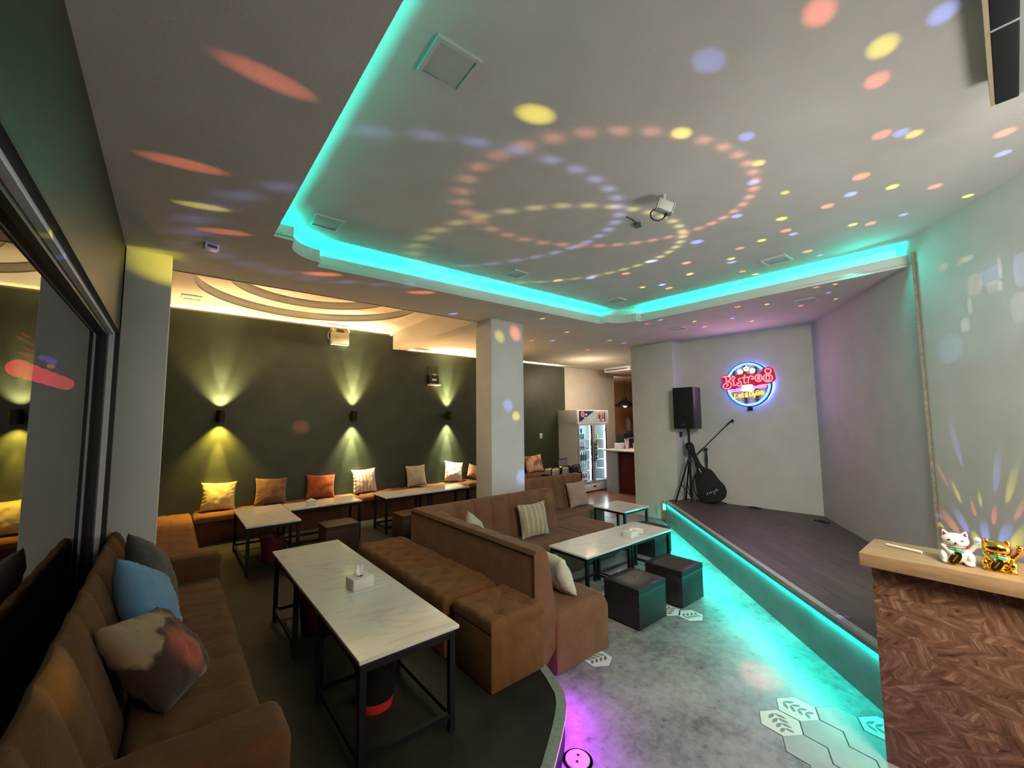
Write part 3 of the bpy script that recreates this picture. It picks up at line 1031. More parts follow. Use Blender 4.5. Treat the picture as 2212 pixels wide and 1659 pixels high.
# warm ceiling over the wall bench with a stepped round recess
CC, R1, R2 = (1.62, 6.42), 1.47, 1.10
circ1 = [(CC[0] + R1 * math.cos(rad(a)), CC[1] + R1 * math.sin(rad(a))) for a in range(0, 360, 6)]
circ2 = [(CC[0] + R2 * math.cos(rad(a)), CC[1] + R2 * math.sin(rad(a))) for a in range(0, 360, 6)]
warm_paint = noisy('warm_ceiling_paint', (0.64, 0.61, 0.55), (0.69, 0.66, 0.60), 3, 0.9, 0.3, 45)
clip = [(x, max(y, 5.24)) for x, y in circ1]
seen = []
for p in clip:
    if p not in seen:
        seen.append(p)
holed_plate([(-0.4, 5.20), (3.52, 5.20), (3.52, 8.40), (-0.4, 8.40)], [p for p in circ1 if p[1] > 5.26] if min(p[1] for p in circ1) < 5.26 else circ1, 3.80, 3.82, 'ceiling_rear', warm_paint)


def ring_wall(name, circ, z0, z1):
    mb = MB()
    n = len(circ)
    for i in range(n):
        a, b = circ[i], circ[(i + 1) % n]
        v = [mb.bm.verts.new((a[0], a[1], z0)), mb.bm.verts.new((b[0], b[1], z0)), mb.bm.verts.new((b[0], b[1], z1)), mb.bm.verts.new((a[0], a[1], z1))]
        mb._face(v)
    return struct(mb.build(name, warm_paint, weld=True, angle=60))


ring_wall('trim_6', circ1, 3.80, 3.92)
ring_wall('trim_7', circ2, 3.92, 4.04)
big = [(CC[0] + (R1 + .02) * math.cos(rad(a)), CC[1] + (R1 + .02) * math.sin(rad(a))) for a in range(0, 360, 6)]
holed_plate(big, circ2, 3.92, 3.935, 'ceiling_ring', warm_paint)
struct(MB().prism([(CC[0] + (R2 + .02) * math.cos(rad(a)), CC[1] + (R2 + .02) * math.sin(rad(a))) for a in range(0, 360, 6)], 4.04, 4.05).build('ceiling_round', warm_paint))
struct(MB().box(-0.4, 3.52, 5.20, 5.24, 3.50, 3.81).box(3.49, 3.52, 5.20, 8.40, 3.455, 3.81).build('trim_8', warm_paint))
struct(MB().box(3.52, 3.78, 5.24, 8.40, 3.455, 3.50).build('beam', warm_paint))


# ------------------------------------------------------------------ furniture builders
def pillow(name, w, h, t, mat, seed=0, wr=0.012):
    """square scatter cushion: local x wide, z up, y thick; centre at the origin"""
    rg = random.Random(seed)
    off = Vector((rg.uniform(0, 50), rg.uniform(0, 50), rg.uniform(0, 50)))
    n = 25
    mb = MB()
    for side in (1, -1):
        def fn(a, b, side=side):
            u, v = 2 * a - 1, 2 * b - 1
            eu, ev = 1 - abs(u) ** 2.4, 1 - abs(v) ** 2.4
            th = (max(eu, 0) * max(ev, 0)) ** 0.55
            x = u * w / 2 * (1 - 0.09 * (1 - v * v) * abs(u) ** 3)
            z = v * h / 2 * (1 - 0.09 * (1 - u * u) * abs(v) ** 3)
            k = noise.noise(Vector((x * 9, z * 9, side * 3)) + off) * wr + noise.noise(Vector((x * 26, z * 14, side * 5)) + off) * wr * 0.6
            edge = min(1, (1 - max(abs(u), abs(v))) * 6)
            rad_w = math.sin(math.atan2(v, u) * 22 + seed) * 0.004 * max(0, max(abs(u), abs(v)) - 0.45) * edge * 3
            y = side * (0.004 + th * t / 2) + side * (k * edge + rad_w)
            if side < 0:
                y -= 0.0
            return (x, y, z)
        mb.grid(n, n, fn, flip=(side > 0))
    o = mb.build(name, mat, angle=75, weld=False)
    # close the rim
    bm = bmesh.new()
    bm.from_mesh(o.data)
    bmesh.ops.remove_doubles(bm, verts=[v for v in bm.verts if v.is_boundary], dist=0.0095)
    bmesh.ops.recalc_face_normals(bm, faces=bm.faces)
    bm.to_mesh(o.data)
    bm.free()
    return o


def place_pillow(o, loc, yaw=0.0, lean=0.25, spin=0.0):
    """face along local -y turned by yaw, leaning back by lean, spun in its own plane"""
    o.matrix_world = Matrix.Translation(Vector(loc)) @ Matrix.Rotation(yaw, 4, 'Z') @ Matrix.Rotation(-lean, 4, 'X') @ Matrix.Rotation(spin, 4, 'Y')
    return o


def make_table(name, label, x0, x1, y0, y1, top, base, group, leg_box=None):
    """marble top on a black steel frame; leg_box narrows the frame under a longer top"""
    t = thing(name, label, 'table', ((x0 + x1) / 2, (y0 + y1) / 2, base), 0, group)
    hx, hy = (x1 - x0) / 2, (y1 - y0) / 2
    H = top - base
    MB().box(-hx, hx, -hy, hy, H - 0.022, H).build('table_top', marble, t, bevel=0.003, seg=1)
    if leg_box:
        a0, a1, b0, b1 = leg_box
        a0, a1 = a0 - (x0 + x1) / 2, a1 - (x0 + x1) / 2
        b0, b1 = b0 - (y0 + y1) / 2, b1 - (y0 + y1) / 2
    else:
        a0, a1, b0, b1 = -hx + 0.012, hx - 0.012, -hy + 0.012, hy - 0.012
    w = 0.034
    for lx in (a0, a1 - w):
        for ly in (b0, b1 - w):
            MB().box(lx, lx + w, ly, ly + w, 0, H - 0.022).build('leg', black_metal, t)
    for nm, z0, z1 in (('top_rail', H - 0.055, H - 0.022), ('foot_rail', 0.075, 0.103)):
        for c in ((a0 + w, a1 - w, b0 + 0.003, b0 + w - 0.003), (a0 + w, a1 - w, b1 - w + 0.003, b1 - 0.003), (a0 + 0.003, a0 + w - 0.003, b0 + w, b1 - w), (a1 - w + 0.003, a1 - 0.003, b0 + w, b1 - w)):
            MB().box(*c, z0, z1).build(nm, black_metal, t)
    return t


P = 0.2
make_table('lounge_table', 'short white marble table nearest of all, between the sofa and the tufted ottoman', 0.80, 1.40, 2.215, 3.088, 0.77, P, 'marble tables', (0.80, 1.36, 2.20, 2.98))
make_table('lounge_table', 'long white marble table holding the tissue box with an upright tissue', 0.80, 1.40, 3.092, 4.56, 0.77, P, 'marble tables', (0.80, 1.36, 3.63, 4.43))
make_table('lounge_table', 'marble table jutting out from the wall bench beneath the yellow cushion', 0.735, 1.325, 5.775, 7.05, 0.77, P, 'marble tables')
make_table('lounge_table', 'narrow marble table along the wall bench with a small tissue box', 1.33, 2.34, 6.49, 6.98, 0.77, P, 'marble tables')
make_table('lounge_table', 'marble table in front of the beige cushion on the wall bench', 2.69, 3.485, 6.435, 6.96, 0.77, P, 'marble tables')
make_table('lounge_table', 'marble table by the centre pillar in front of the white cushion', 3.49, 4.29, 6.435, 6.92, 0.77, P, 'marble tables')
make_table('lounge_table', 'marble table at the near half of the booth, beside the near black stool', 3.37, 4.16, 2.90, 3.46, 0.57, 0.0, 'marble tables')
make_table('lounge_table', 'marble table with round white dish and tissue box in front of the booth', 4.165, 5.01, 2.905, 3.455, 0.57, 0.0, 'marble tables')
make_table('lounge_table', 'square marble table beside the right pillar at the rear booth', 5.40, 6.05, 3.88, 4.50, 0.57, 0.0, 'marble tables')


def make_stool(label, cx, cy, s, base, h, group, mat=leather, d=None):
    d = d or s
    t = thing('cube_stool', label, 'stool', (cx, cy, base), 0, group)
    MB().box(-s / 2, s / 2, -d / 2, d / 2, 0.012, h - 0.075).build('body', mat, t, bevel=0.008)
    mb = MB()

    def fn(a, b):
        u, v = 2 * a - 1, 2 * b - 1
        r = math.hypot(u, v)
        z = h - 0.006 - 0.010 * math.exp(-(r / 0.10) ** 2) - 0.014 * (abs(u) ** 8 + abs(v) ** 8)
        return (u * s / 2, v * d / 2, z)
    mb.grid(17, 17, fn)
    g = mb.bm
    mb.box(-s / 2, s / 2, -d / 2, d / 2, h - 0.075, h - 0.022)
    mb.build('seat', mat, t)
    MB().ball((0, 0, h - 0.014), (0.012, 0.012, 0.006), 10, 6).build('button', mat, t)
    for sx in (-1, 1):
        for sy in (-1, 1):
            MB().lathe([(0.014, 0), (0.014, 0.012)], (sx * (s / 2 - 0.04), sy * (d / 2 - 0.04), 0), 10).build('foot', black_plastic, t)
    return t


make_stool('black leather cube stool nearest the tufted booth end', 3.71, 2.575, 0.47, 0.0, 0.40, 'black cube stools', d=0.41)
make_stool('black leather cube stool nearest the teal stage step', 4.435, 2.56, 0.45, 0.0, 0.40, 'black cube stools', d=0.44)
make_stool('black leather cube stool behind the table with the round white dish', 5.62, 3.62, 0.44, 0.0, 0.40, 'black cube stools', d=0.46)
stool_brown = noisy('dark_brown_leather', (0.045, 0.028, 0.018), (0.065, 0.040, 0.026), 20, 0.5, 0.3, 100)
make_stool('dark brown cube stool under the narrow table by the rust cushion', 1.885, 6.11, 0.44, P, 0.40, 'dark stools by the wall tables', stool_brown, d=0.38)
make_stool('dark brown cube stool half hidden behind the booth corner', 2.93, 6.03, 0.44, P, 0.40, 'dark stools by the wall tables', stool_brown, d=0.38)


def soft_box(mb, x0, x1, y0, y1, z0, z1, amp=0.004, seed=0, buttons=(), bdepth=0.03, crease=(), round_=0.05, n=0.035):
    """upholstered block: rounded top edges, gentle wrinkles, tufted buttons"""
    cx, cy = (x0 + x1) / 2, (y0 + y1) / 2
    nx, ny = max(8, int((x1 - x0) / n)), max(8, int((y1 - y0) / n))
    off = Vector((seed * 7.3, seed * 3.1, 0))

    def inset(v, lo, hi):
        return min(v - lo, hi - v)

    def top(a, b):
        # cluster samples towards the rim
        u, v = a, b
        x, y = x0 + (x1 - x0) * u, y0 + (y1 - y0) * v
        ex, ey = inset(x, x0, x1), inset(y, y0, y1)
        z = z1
        for e in (ex, ey):
            if e < round_:
                z -= round_ - math.sqrt(max(0, round_ ** 2 - (round_ - e) ** 2))
        q = Vector((x * 5, y * 5, seed)) + off
        z += noise.noise(q) * amp + noise.noise(q * 2.7) * amp * 0.5
        for bx, by in buttons:
            dd = math.hypot(x - bx, y - by)
            z -= bdepth * math.exp(-(dd / 0.045) ** 2)
        for (ax, ay), (bx, by) in crease:
            px, py = bx - ax, by - ay
            L2 = px * px + py * py
            t = max(0, min(1, ((x - ax) * px + (y - ay) * py) / L2))
            dd = math.hypot(x - ax - px * t, y - ay - py * t)
            z -= bdepth * 0.40 * math.exp(-(dd / 0.016) ** 2)
        return (x, y, z)
    g = mb.grid(nx + 1, ny + 1, top)
    rim = [g[i][0] for i in range(nx + 1)] + [g[nx][j] for j in range(1, ny + 1)] + [g[i][ny] for i in range(nx - 1, -1, -1)] + [g[0][j] for j in range(ny - 1, 0, -1)]
    low = [mb.bm.verts.new((v.co.x, v.co.y, z0)) for v in rim]
    m = len(rim)
    for i in range(m):
        mb._face([rim[i], low[i], low[(i + 1) % m], rim[(i + 1) % m]])
    mb._face(low)
    return mb


# wall bench along the green wall: three modules and the short left return
def bench_module(label, x0, x1, y0, y1, group, seed, seams_x=None, lip=0.62):
    t = thing('wall_bench', label, 'bench', ((x0 + x1) / 2, (y0 + y1) / 2, P), 0, group)
    X0, X1, Y0, Y1 = -(x1 - x0) / 2, (x1 - x0) / 2, -(y1 - y0) / 2, (y1 - y0) / 2
    MB().box(X0 + 0.01, X1 - 0.01, Y0 + 0.03, Y1, 0, 0.325).build('base', suede_dark, t, bevel=0.006)
    crease = []
    btn = []
    if seams_x:
        crease = [((sx, Y0 + 0.02), (sx, Y1 - 0.02)) for sx in seams_x]
    mb = soft_box(MB(), X0, X1, Y0, Y1, 0.325, 0.425, 0.010, seed, btn, 0.03, crease, 0.035)
    mb.build('seat_cushion', suede, t, angle=60)
    return t


bench_module('brown wall bench module under the yellow, brown and rust cushions', 0.325, 2.74, 7.64, 8.10, 'wall bench modules', 1)
bench_module('brown wall bench module under the white striped and beige cushions', 2.75, 5.02, 7.64, 8.10, 'wall bench modules', 2)
bench_module('brown wall bench module right of the centre pillar, under the patterned cushion', 5.03, 7.55, 7.64, 8.10, 'wall bench modules', 3)
bench_module('brown bench along the left wall between sofa arm and wall bench', -0.355, 0.31, 5.22, 8.09, 'wall bench modules', 4, seams_x=(0.06,))

# scatter cushions on the wall bench
c_yellow = cloth('cream_yellow_cloth', (0.52, 0.40, 0.16), (0.60, 0.47, 0.22))
c_brown = cloth('brown_cloth', (0.16, 0.085, 0.048), (0.20, 0.11, 0.06))
c_rust = cloth('rust_cloth', (0.26, 0.065, 0.022), (0.34, 0.09, 0.032))
c_white_s = cloth('white_striped_cloth', (0.56, 0.46, 0.36), (0.62, 0.52, 0.42), ((0.36, 0.22, 0.14), 95.0, 0.72))
c_beige = cloth('beige_cloth', (0.36, 0.31, 0.23), (0.46, 0.40, 0.30))
c_white = cloth('white_cloth', (0.62, 0.61, 0.60), (0.70, 0.69, 0.68))
c_pink = cloth('pink_cloth', (0.50, 0.25, 0.18), (0.58, 0.30, 0.22))
c_pattern = cloth_patch('pink_print_cloth', (0.58, 0.36, 0.24), (0.26, 0.12, 0.07), 0.52, 7)
for lab, mt, cx, w, h, z, seed, sp in (
        ('pale yellow cushion at the left end of the wall bench', c_yellow, 0.63, 0.46, 0.44, 0.840, 1, 0.05),
        ('brown cushion on the wall bench between the yellow and the rust cushions', c_brown, 1.345, 0.47, 0.44, 0.836, 2, 0.06),
        ('rust red cushion on the wall bench behind the small tissue box', c_rust, 2.12, 0.48, 0.42, 0.83, 3, 0.07),
        ('white cushion with thin vertical stripes below the middle sconce', c_white_s, 2.90, 0.46, 0.46, 0.85, 4, -0.02),
        ('beige cushion on the wall bench beneath the black router', c_beige, 3.97, 0.44, 0.44, 0.845, 5, 0.0),
        ('bright white cushion beneath the right sconce', c_white, 4.87, 0.46, 0.44, 0.85, 6, 0.17),
        ('pink cushion peeping out left of the centre pillar', c_pink, 5.42, 0.36, 0.30, 0.80, 7, 0.35),
        ('pink cushion with brown print at the far right of the wall bench', c_pattern, 7.26, 0.60, 0.44, 0.84, 8, -0.05)):
    o = pillow('cushion', w, h, 0.15, mt, seed)
    place_pillow(o, (cx, 7.955, z), 0, 0.24, sp)
    tag(o, lab, 'cushion', 'cushions on the wall bench')


# foreground sofa along the window
def channel_back(mb, path, prof, cw, depth, close_ends=True):
    """path: list of (point, outward normal, arclength); prof: function(t) -> (offset along normal, z, channel weight)"""
    rows = []
    m = 15
    for p, nrm, s in path:
        ph = (s % cw) / cw
        groove = 1 - abs(math.sin(PI * ph)) ** 0.45
        row = []
        for j in range(m):
            o_, z, wgt = prof(j / (m - 1))
            q = p + nrm * (o_ - depth * groove * wgt)
            row.append(mb.bm.verts.new((q.x, q.y, z - 0.35 * depth * groove * (1 if 0.3 < j / (m - 1) < 0.75 else 0) * wgt)))
        rows.append(row)
    for i in range(len(rows) - 1):
        for j in range(m - 1):
            mb._face([rows[i][j], rows[i + 1][j], rows[i + 1][j + 1], rows[i][j + 1]])
    if close_ends:
        mb._face(rows[0])
        mb._face(rows[-1][::-1])
    return mb


sofa = thing('sofa', 'brown suede sofa with channelled back and wide arms below the window', 'sofa', (0.0, 3.3, P))


def straight(a, b, nrm, step=0.02):
    a, b = Vector((*a, 0)), Vector((*b, 0))
    L = (b - a).length
    n = int(L / step)
    return [(a + (b - a) * (i / n), Vector((*nrm, 0)), L * i / n) for i in range(n + 1)]


def sofa_prof(t):
    # t 0: bottom of the front face, up over the rounded top, down the rear
    pts = [(0.285, 0.22), (0.255, 0.34), (0.225, 0.46), (0.190, 0.58), (0.155, 0.69), (0.125, 0.78), (0.10, 0.85), (0.075, 0.90), (0.045, 0.925), (0.018, 0.915), (0.002, 0.87), (0.0, 0.72), (0.0, 0.5), (0.0, 0.3), (0.0, 0.02)]
    i = min(int(round(t * 14)), 14)
    return (pts[i][0], pts[i][1], (0, .6, 1, 1, 1, 1, 1, .9, .7, .3, .1, 0, 0, 0, 0)[i])


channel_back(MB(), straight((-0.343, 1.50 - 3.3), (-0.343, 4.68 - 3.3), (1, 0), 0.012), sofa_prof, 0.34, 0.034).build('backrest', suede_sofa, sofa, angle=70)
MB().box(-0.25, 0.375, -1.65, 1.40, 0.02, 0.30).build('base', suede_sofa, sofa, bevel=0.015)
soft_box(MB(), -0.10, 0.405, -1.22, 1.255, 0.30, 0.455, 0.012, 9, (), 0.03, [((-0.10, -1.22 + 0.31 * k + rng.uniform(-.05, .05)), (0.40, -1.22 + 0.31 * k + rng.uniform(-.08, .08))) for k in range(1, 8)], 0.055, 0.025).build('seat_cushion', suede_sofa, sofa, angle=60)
for y0, y1 in ((-1.49, -1.21), (1.25, 1.44)):
    mb = MB()
    mb.box(-0.26, 0.415, y0, y1, 0.02, 0.645)
    mb.build('armrest', suede_sofa, sofa, bevel=0.055, seg=4)
# cushions on the sofa
c_blue = cloth('blue_cloth', (0.10, 0.23, 0.40), (0.13, 0.28, 0.46))
c_grey = cloth('charcoal_cloth', (0.050, 0.050, 0.046), (0.075, 0.075, 0.070))
c_patch = cloth_patch('beige_brown_cloth', (0.26, 0.185, 0.115), (0.040, 0.022, 0.020), 0.50, 2.3)
o = pillow('cushion', 0.50, 0.50, 0.20, c_grey, 21)
place_pillow(o, (-0.05, 4.12, 0.895), rad(84), 0.42, 0.62)
tag(o, 'charcoal grey cushion at the far end of the sofa', 'cushion', 'cushions on the sofa')
o = pillow('cushion', 0.52, 0.52, 0.21, c_blue, 22)
place_pillow(o, (-0.05, 3.51, 0.875), rad(80), 0.45, 0.58)
tag(o, 'plain blue cushion in the middle of the sofa', 'cushion', 'cushions on the sofa')
o = pillow('cushion', 0.54, 0.52, 0.22, c_patch, 23, 0.02)
place_pillow(o, (0.015, 2.90, 0.80), rad(76), 0.72, 0.30)
tag(o, 'beige and dark brown patchwork cushion nearest on the sofa', 'cushion', 'cushions on the sofa')

# tufted bench and ottoman
t = thing('tufted_bench', 'long brown tufted bench behind the booth panel, beside the white tables', 'bench', (1.955, 3.76, P))
bt = [(-0.22 + 0.175 * i, -0.80 + 0.23 * j + (0.115 if i % 2 else 0)) for i in range(4) for j in range(8)]
bt = [(x, y) for x, y in bt if x < 0.19 and abs(x) < 0.25 and abs(y) < 0.88]
cr = []
for i, a in enumerate(bt):
    for b in bt[i + 1:]:
        if 0.1 < math.hypot(a[0] - b[0], a[1] - b[1]) < 0.25 and abs(a[0] - b[0]) > 0.05:
            cr.append((a, b))
soft_box(MB(), -0.30, 0.224, -0.915, 0.915, 0.32, 0.455, 0.016, 12, bt, 0.022, cr, 0.05, 0.018).build('seat_cushion', suede, t, angle=60)
MB().box(-0.28, 0.215, -0.895, 0.895, 0.0, 0.32).build('base', suede, t, bevel=0.012)
t = thing('tufted_ottoman', 'square brown tufted ottoman at the near end of the tufted bench', 'ottoman', (1.955, 2.545, P))
b3 = [(x, y) for x in (-0.12, 0.12) for y in (-0.12, 0.12)] + [(0, 0)]
cr = [((-0.12, -0.12), (0.12, -0.12)), ((-0.12, 0.12), (0.12, 0.12)), ((-0.12, -0.12), (-0.12, 0.12)), ((0.12, -0.12), (0.12, 0.12)), ((-0.12, -0.12), (0.12, 0.12)), ((-0.12, 0.12), (0.12, -0.12))]
for sx in (-1, 1):
    for sy in (-1, 1):
        cr.append(((0.12 * sx, 0.12 * sy), (0.255 * sx, 0.12 * sy)))
        cr.append(((0.12 * sx, 0.12 * sy), (0.12 * sx, 0.245 * sy)))
soft_box(MB(), -0.258, 0.224, -0.248, 0.225, 0.375, 0.458, 0.006, 13, b3[:4], 0.020, cr, 0.022, 0.0125).build('seat_cushion', suede, t, angle=60)
MB().box(-0.255, 0.221, -0.245, 0.222, 0.0, 0.375).build('base', suede, t, bevel=0.010)


# U-shaped booth
def booth_path():
    pts = []
    s = 0.0
    A, B, R_, C2, D = Vector((2.385, 2.405, 0)), Vector((2.385, 3.80, 0)), 0.52, Vector((2.905, 4.32, 0)), Vector((4.335, 4.32, 0))
    n = 150
    for i in range(n + 1):
        pts.append((A + (B - A) * (i / n), Vector((1, 0, 0)), (B - A).length * i / n))
    s = (B - A).length
    n = 80
    cen = Vector((B.x + R_, B.y, 0))
    for i in range(1, n + 1):
        a = PI - (PI / 2) * i / n
        d = Vector((math.cos(a), math.sin(a), 0))
        pts.append((cen + d * R_, -d, s + R_ * (PI / 2) * i / n))
    s += R_ * PI / 2
    n = 150
    a, b = Vector((cen.x, B.y + R_, 0)), D
    for i in range(1, n + 1):
        pts.append((a + (b - a) * (i / n), Vector((0, -1, 0)), s + (b - a).length * i / n))
    return pts


booth = thing('booth_sofa', 'L shaped brown booth sofa with tall channelled back, in front of the centre pillar', 'sofa', (0, 0, 0))
mb = MB()
rows = []
OX, OY = 2.185, 4.50
TOPZ = 0.985
for p, nr, s in booth_path():
    ph = (s % 0.283) / 0.283
    groove = 1 - abs(math.sin(PI * ph)) ** 0.55
    inner = []
    for z, off, w in ((0.30, 0.11, 0), (0.44, 0.085, 1), (0.60, 0.055, 1), (0.76, 0.03, 1), (0.88, 0.01, 1), (0.945, -0.006, 1), (0.972, -0.03, .8), (TOPZ, -0.06, .4)):
        q = p + nr * (off - 0.060 * groove * w)
        inner.append(mb.bm.verts.new((q.x, q.y, z - 0.016 * groove * (w if z > 0.9 else 0))))
    # outer skin: straight outside with a square corner
    d = -nr
    ks = []
    if d.x < -1e-4:
        ks.append((OX - p.x) / d.x)
    if d.y > 1e-4:
        ks.append((OY - p.y) / d.y)
    o_ = p + d * min(ks)
    for z in (TOPZ, 0.955, 0.02):
        sh = 0.022 if z == TOPZ else 0
        q = o_ - d * sh
        inner.append(mb.bm.verts.new((q.x, q.y, z)))
    rows.append(inner)
for i in range(len(rows) - 1):
    for j in range(len(rows[0]) - 1):
        mb._face([rows[i][j], rows[i + 1][j], rows[i + 1][j + 1], rows[i][j + 1]])
mb._face(rows[0])
mb._face(rows[-1][::-1])
bmesh.ops.recalc_face_normals(mb.bm, faces=mb.bm.faces)
mb.build('backrest', suede_b, booth, angle=50)
mb = MB()
mb.tube([(OX - 0.002, 2.41, 0.955), (OX - 0.002, 4.50, 0.955)], 0.006, 6)
mb.tube([(OX - 0.002, 2.405, 0.955), (OX - 0.002, 2.405, 0.21)], 0.006, 6)
mb.build('piping', suede_dark, booth)
mb = MB()
soft_box(mb, 2.40, 3.035, 2.39, 3.86, 0.02, 0.468, 0.006, 31, (), 0.03, (), 0.045, 0.03)
mb.build('seat', suede_b, booth, angle=60)
mb = MB()
soft_box(mb, 2.46, 4.32, 3.80, 4.32, 0.02, 0.470, 0.006, 32, (), 0.03, [((2.9, 3.8), (2.9, 4.3)), ((3.62, 3.8), (3.62, 4.3))], 0.04, 0.03)
mb.build('seat', suede_b, booth, angle=60)
t = thing('booth_ottoman', 'backless brown seat block right of the booth, before the square marble table', 'ottoman', (4.74, 4.19, 0))
soft_box(MB(), -0.40, 0.38, -0.37, 0.37, 0.03, 0.455, 0.006, 33, (), 0.03, (), 0.05, 0.03).build('seat', suede_b, t, angle=60)
MB().box(-0.37, 0.35, -0.34, 0.34, 0.0, 0.03).build('base', black_plastic, t)

# second booth behind
b2 = thing('booth_sofa', 'second brown booth sofa with channelled back, in front of the fridge', 'sofa', (0, 0, 0))
mb = MB()
rows = []
for p, nr, s in straight((4.45, 5.16), (5.92, 5.16), (0, -1), 0.01):
    ph = (s % 0.245) / 0.245
    groove = 1 - abs(math.sin(PI * ph)) ** 0.55
    row = []
    for z, off, w in ((0.30, 0.11, 0), (0.44, 0.085, 1), (0.60, 0.055, 1), (0.76, 0.03, 1), (0.88, 0.01, 1), (0.945, -0.006, 1), (0.972, -0.03, .8), (TOPZ, -0.06, .4)):
        q = p + nr * (off - 0.060 * groove * w)
        row.append(mb.bm.verts.new((q.x, q.y, z - 0.016 * groove * (w if z > 0.9 else 0))))
    for z in (TOPZ, 0.955, 0.02):
        row.append(mb.bm.verts.new((p.x, p.y + (0.16 if z == TOPZ else 0.18), z)))
    rows.append(row)
for i in range(len(rows) - 1):
    for j in range(len(rows[0]) - 1):
        mb._face([rows[i][j], rows[i + 1][j], rows[i + 1][j + 1], rows[i][j + 1]])
mb._face(rows[0])
mb._face(rows[-1][::-1])
bmesh.ops.recalc_face_normals(mb.bm, faces=mb.bm.faces)
mb.build('backrest', suede_b, b2, angle=50)
soft_box(MB(), 4.45, 5.92, 4.68, 5.16, 0.02, 0.455, 0.006, 34, (), 0.03, [((5.2, 4.68), (5.2, 5.1))], 0.04, 0.03).build('seat', suede_b, b2, angle=60)

# booth cushions
c_stripe = cloth('beige_striped_cloth', (0.30, 0.23, 0.16), (0.38, 0.30, 0.21), ((0.46, 0.38, 0.28), 85.0, 0.55))
c_sand = cloth('sand_cloth', (0.40, 0.34, 0.24), (0.47, 0.40, 0.29))
c_pale = cloth('pale_sage_cloth', (0.48, 0.47, 0.36), (0.55, 0.54, 0.42))
c_rose = cloth('dusty_rose_cloth', (0.34, 0.22, 0.18), (0.40, 0.26, 0.21))
o = place_pillow(pillow('cushion', 0.44, 0.44, 0.15, c_stripe, 41), (3.74, 4.12, 0.675), rad(-8), 0.22, -0.03)
tag(o, 'beige cushion with pale vertical stripes leaning on the booth back', 'cushion', 'cushions on the booths')
o = place_pillow(pillow('cushion', 0.42, 0.42, 0.15, c_sand, 42), (2.70, 3.94, 0.705), rad(38), 0.25, 0.55)
tag(o, 'plain sand cushion tucked in the curved corner of the booth', 'cushion', 'cushions on the booths')
o = place_pillow(pillow('cushion', 0.38, 0.36, 0.16, c_pale, 43), (2.72, 2.70, 0.635), rad(80), 0.42, 0.04)
tag(o, 'pale sage cushion behind the near end of the booth panel', 'cushion', 'cushions on the booths')
o = place_pillow(pillow('cushion', 0.44, 0.44, 0.14, c_rose, 44), (5.62, 5.03, 0.66), rad(-6), 0.2, -0.05)
tag(o, 'dusty rose cushion on the rear booth in front of the fridge', 'cushion', 'cushions on the booths')


# ------------------------------------------------------------------ things on the tables
def tissue_box(label, x, y, z, w, d, h, rot, upright):
    t = thing('tissue_box', label, 'tissue box', (x, y, z), rot, 'tissue boxes')
    MB().box(-w / 2, w / 2, -d / 2, d / 2, 0, h).build('box', simple('tissue_box_card', (0.66, 0.66, 0.63), 0.6), t, bevel=0.004)
    MB().lathe([(0.001, h + 0.0006), (0.022, h + 0.0006)], (0, 0, 0), 16).build('slot', black_paint, t)
    mb = MB()
    if upright:
        def fn(a, b):
            u = (a - 0.5) * 2
            hh = b * 0.085
            wv = 0.014 + 0.030 * b - 0.012 * b * b
            x_ = u * wv + 0.020 * b * b - 0.030 * b
            return (x_, 0.010 * math.sin(u * 4 + b * 2) * (0.4 + b), h - 0.006 + hh * (1 - 0.22 * u * u) + 0.012 * u * b)
        mb.grid(13, 9, fn)
        mb.grid(13, 9, lambda a, b: (fn(a, b)[0] + 0.002, fn(a, b)[1] + 0.006 + 0.01 * b, fn(a, b)[2] - 0.01 * b), flip=True)
    else:
        mb.ball((0, 0, h + 0.004), (0.03, 0.016, 0.022), 10, 6)
        for v in mb.bm.verts:
            v.co += Vector((noise.noise(v.co * 60), noise.noise(v.co * 60 + Vector((5, 5, 5))), noise.noise(v.co * 50 + Vector((9, 1, 5))))) * 0.012
    mb.build('tissue', paper, t, angle=80)
    return t


tissue_box('white tissue box with a tall upright tissue on the nearest table', 1.142, 3.182, 0.77, 0.158, 0.13, 0.078, rad(6), True)
tissue_box('small white tissue box on the narrow table by the rust cushion', 1.64, 6.62, 0.77, 0.115, 0.10, 0.075, rad(-8), False)
tissue_box('white tissue box beside the round dish on the booth table', 4.345, 3.045, 0.57, 0.17, 0.12, 0.075, rad(2), False)
t = thing('round_dish', 'round white dish next to the tissue box on the booth table', 'dish', (4.56, 3.10, 0.57))
MB().lathe([(0.05, 0), (0.075, 0.006), (0.09, 0.035), (0.084, 0.035), (0.07, 0.012), (0.001, 0.010)], (0, 0, 0), 28).build('dish', china, t)


def bin_(label, x, y, z, h, r0, r1, m0, m1, band):
    t = thing('waste_bin', label, 'bin', (x, y, z), 0, 'waste bins under the tables')
    rb = r0 + (r1 - r0) * band / h
    MB().lathe([(r0, 0), (rb, band)], (0, 0, 0), 26).build('base', m1, t)
    MB().lathe([(rb, band), (r1, h), (r1 + 0.008, h), (r1 + 0.008, h - 0.012), (r1 - 0.006, h - 0.012), (r0 - 0.006, 0.02), (0.001, 0.02)], (0, 0, 0), 26).build('body', m0, t)
    mb = MB()
    mb.tube([((r1 + 0.004) * math.cos(a * 2 * PI / 24), (r1 + 0.004) * math.sin(a * 2 * PI / 24), h + 0.002 + 0.004 * math.sin(a * 3)) for a in range(24)], 0.006, 6, closed=True)
    mb.build('liner_rim', black_plastic, t)
    return t


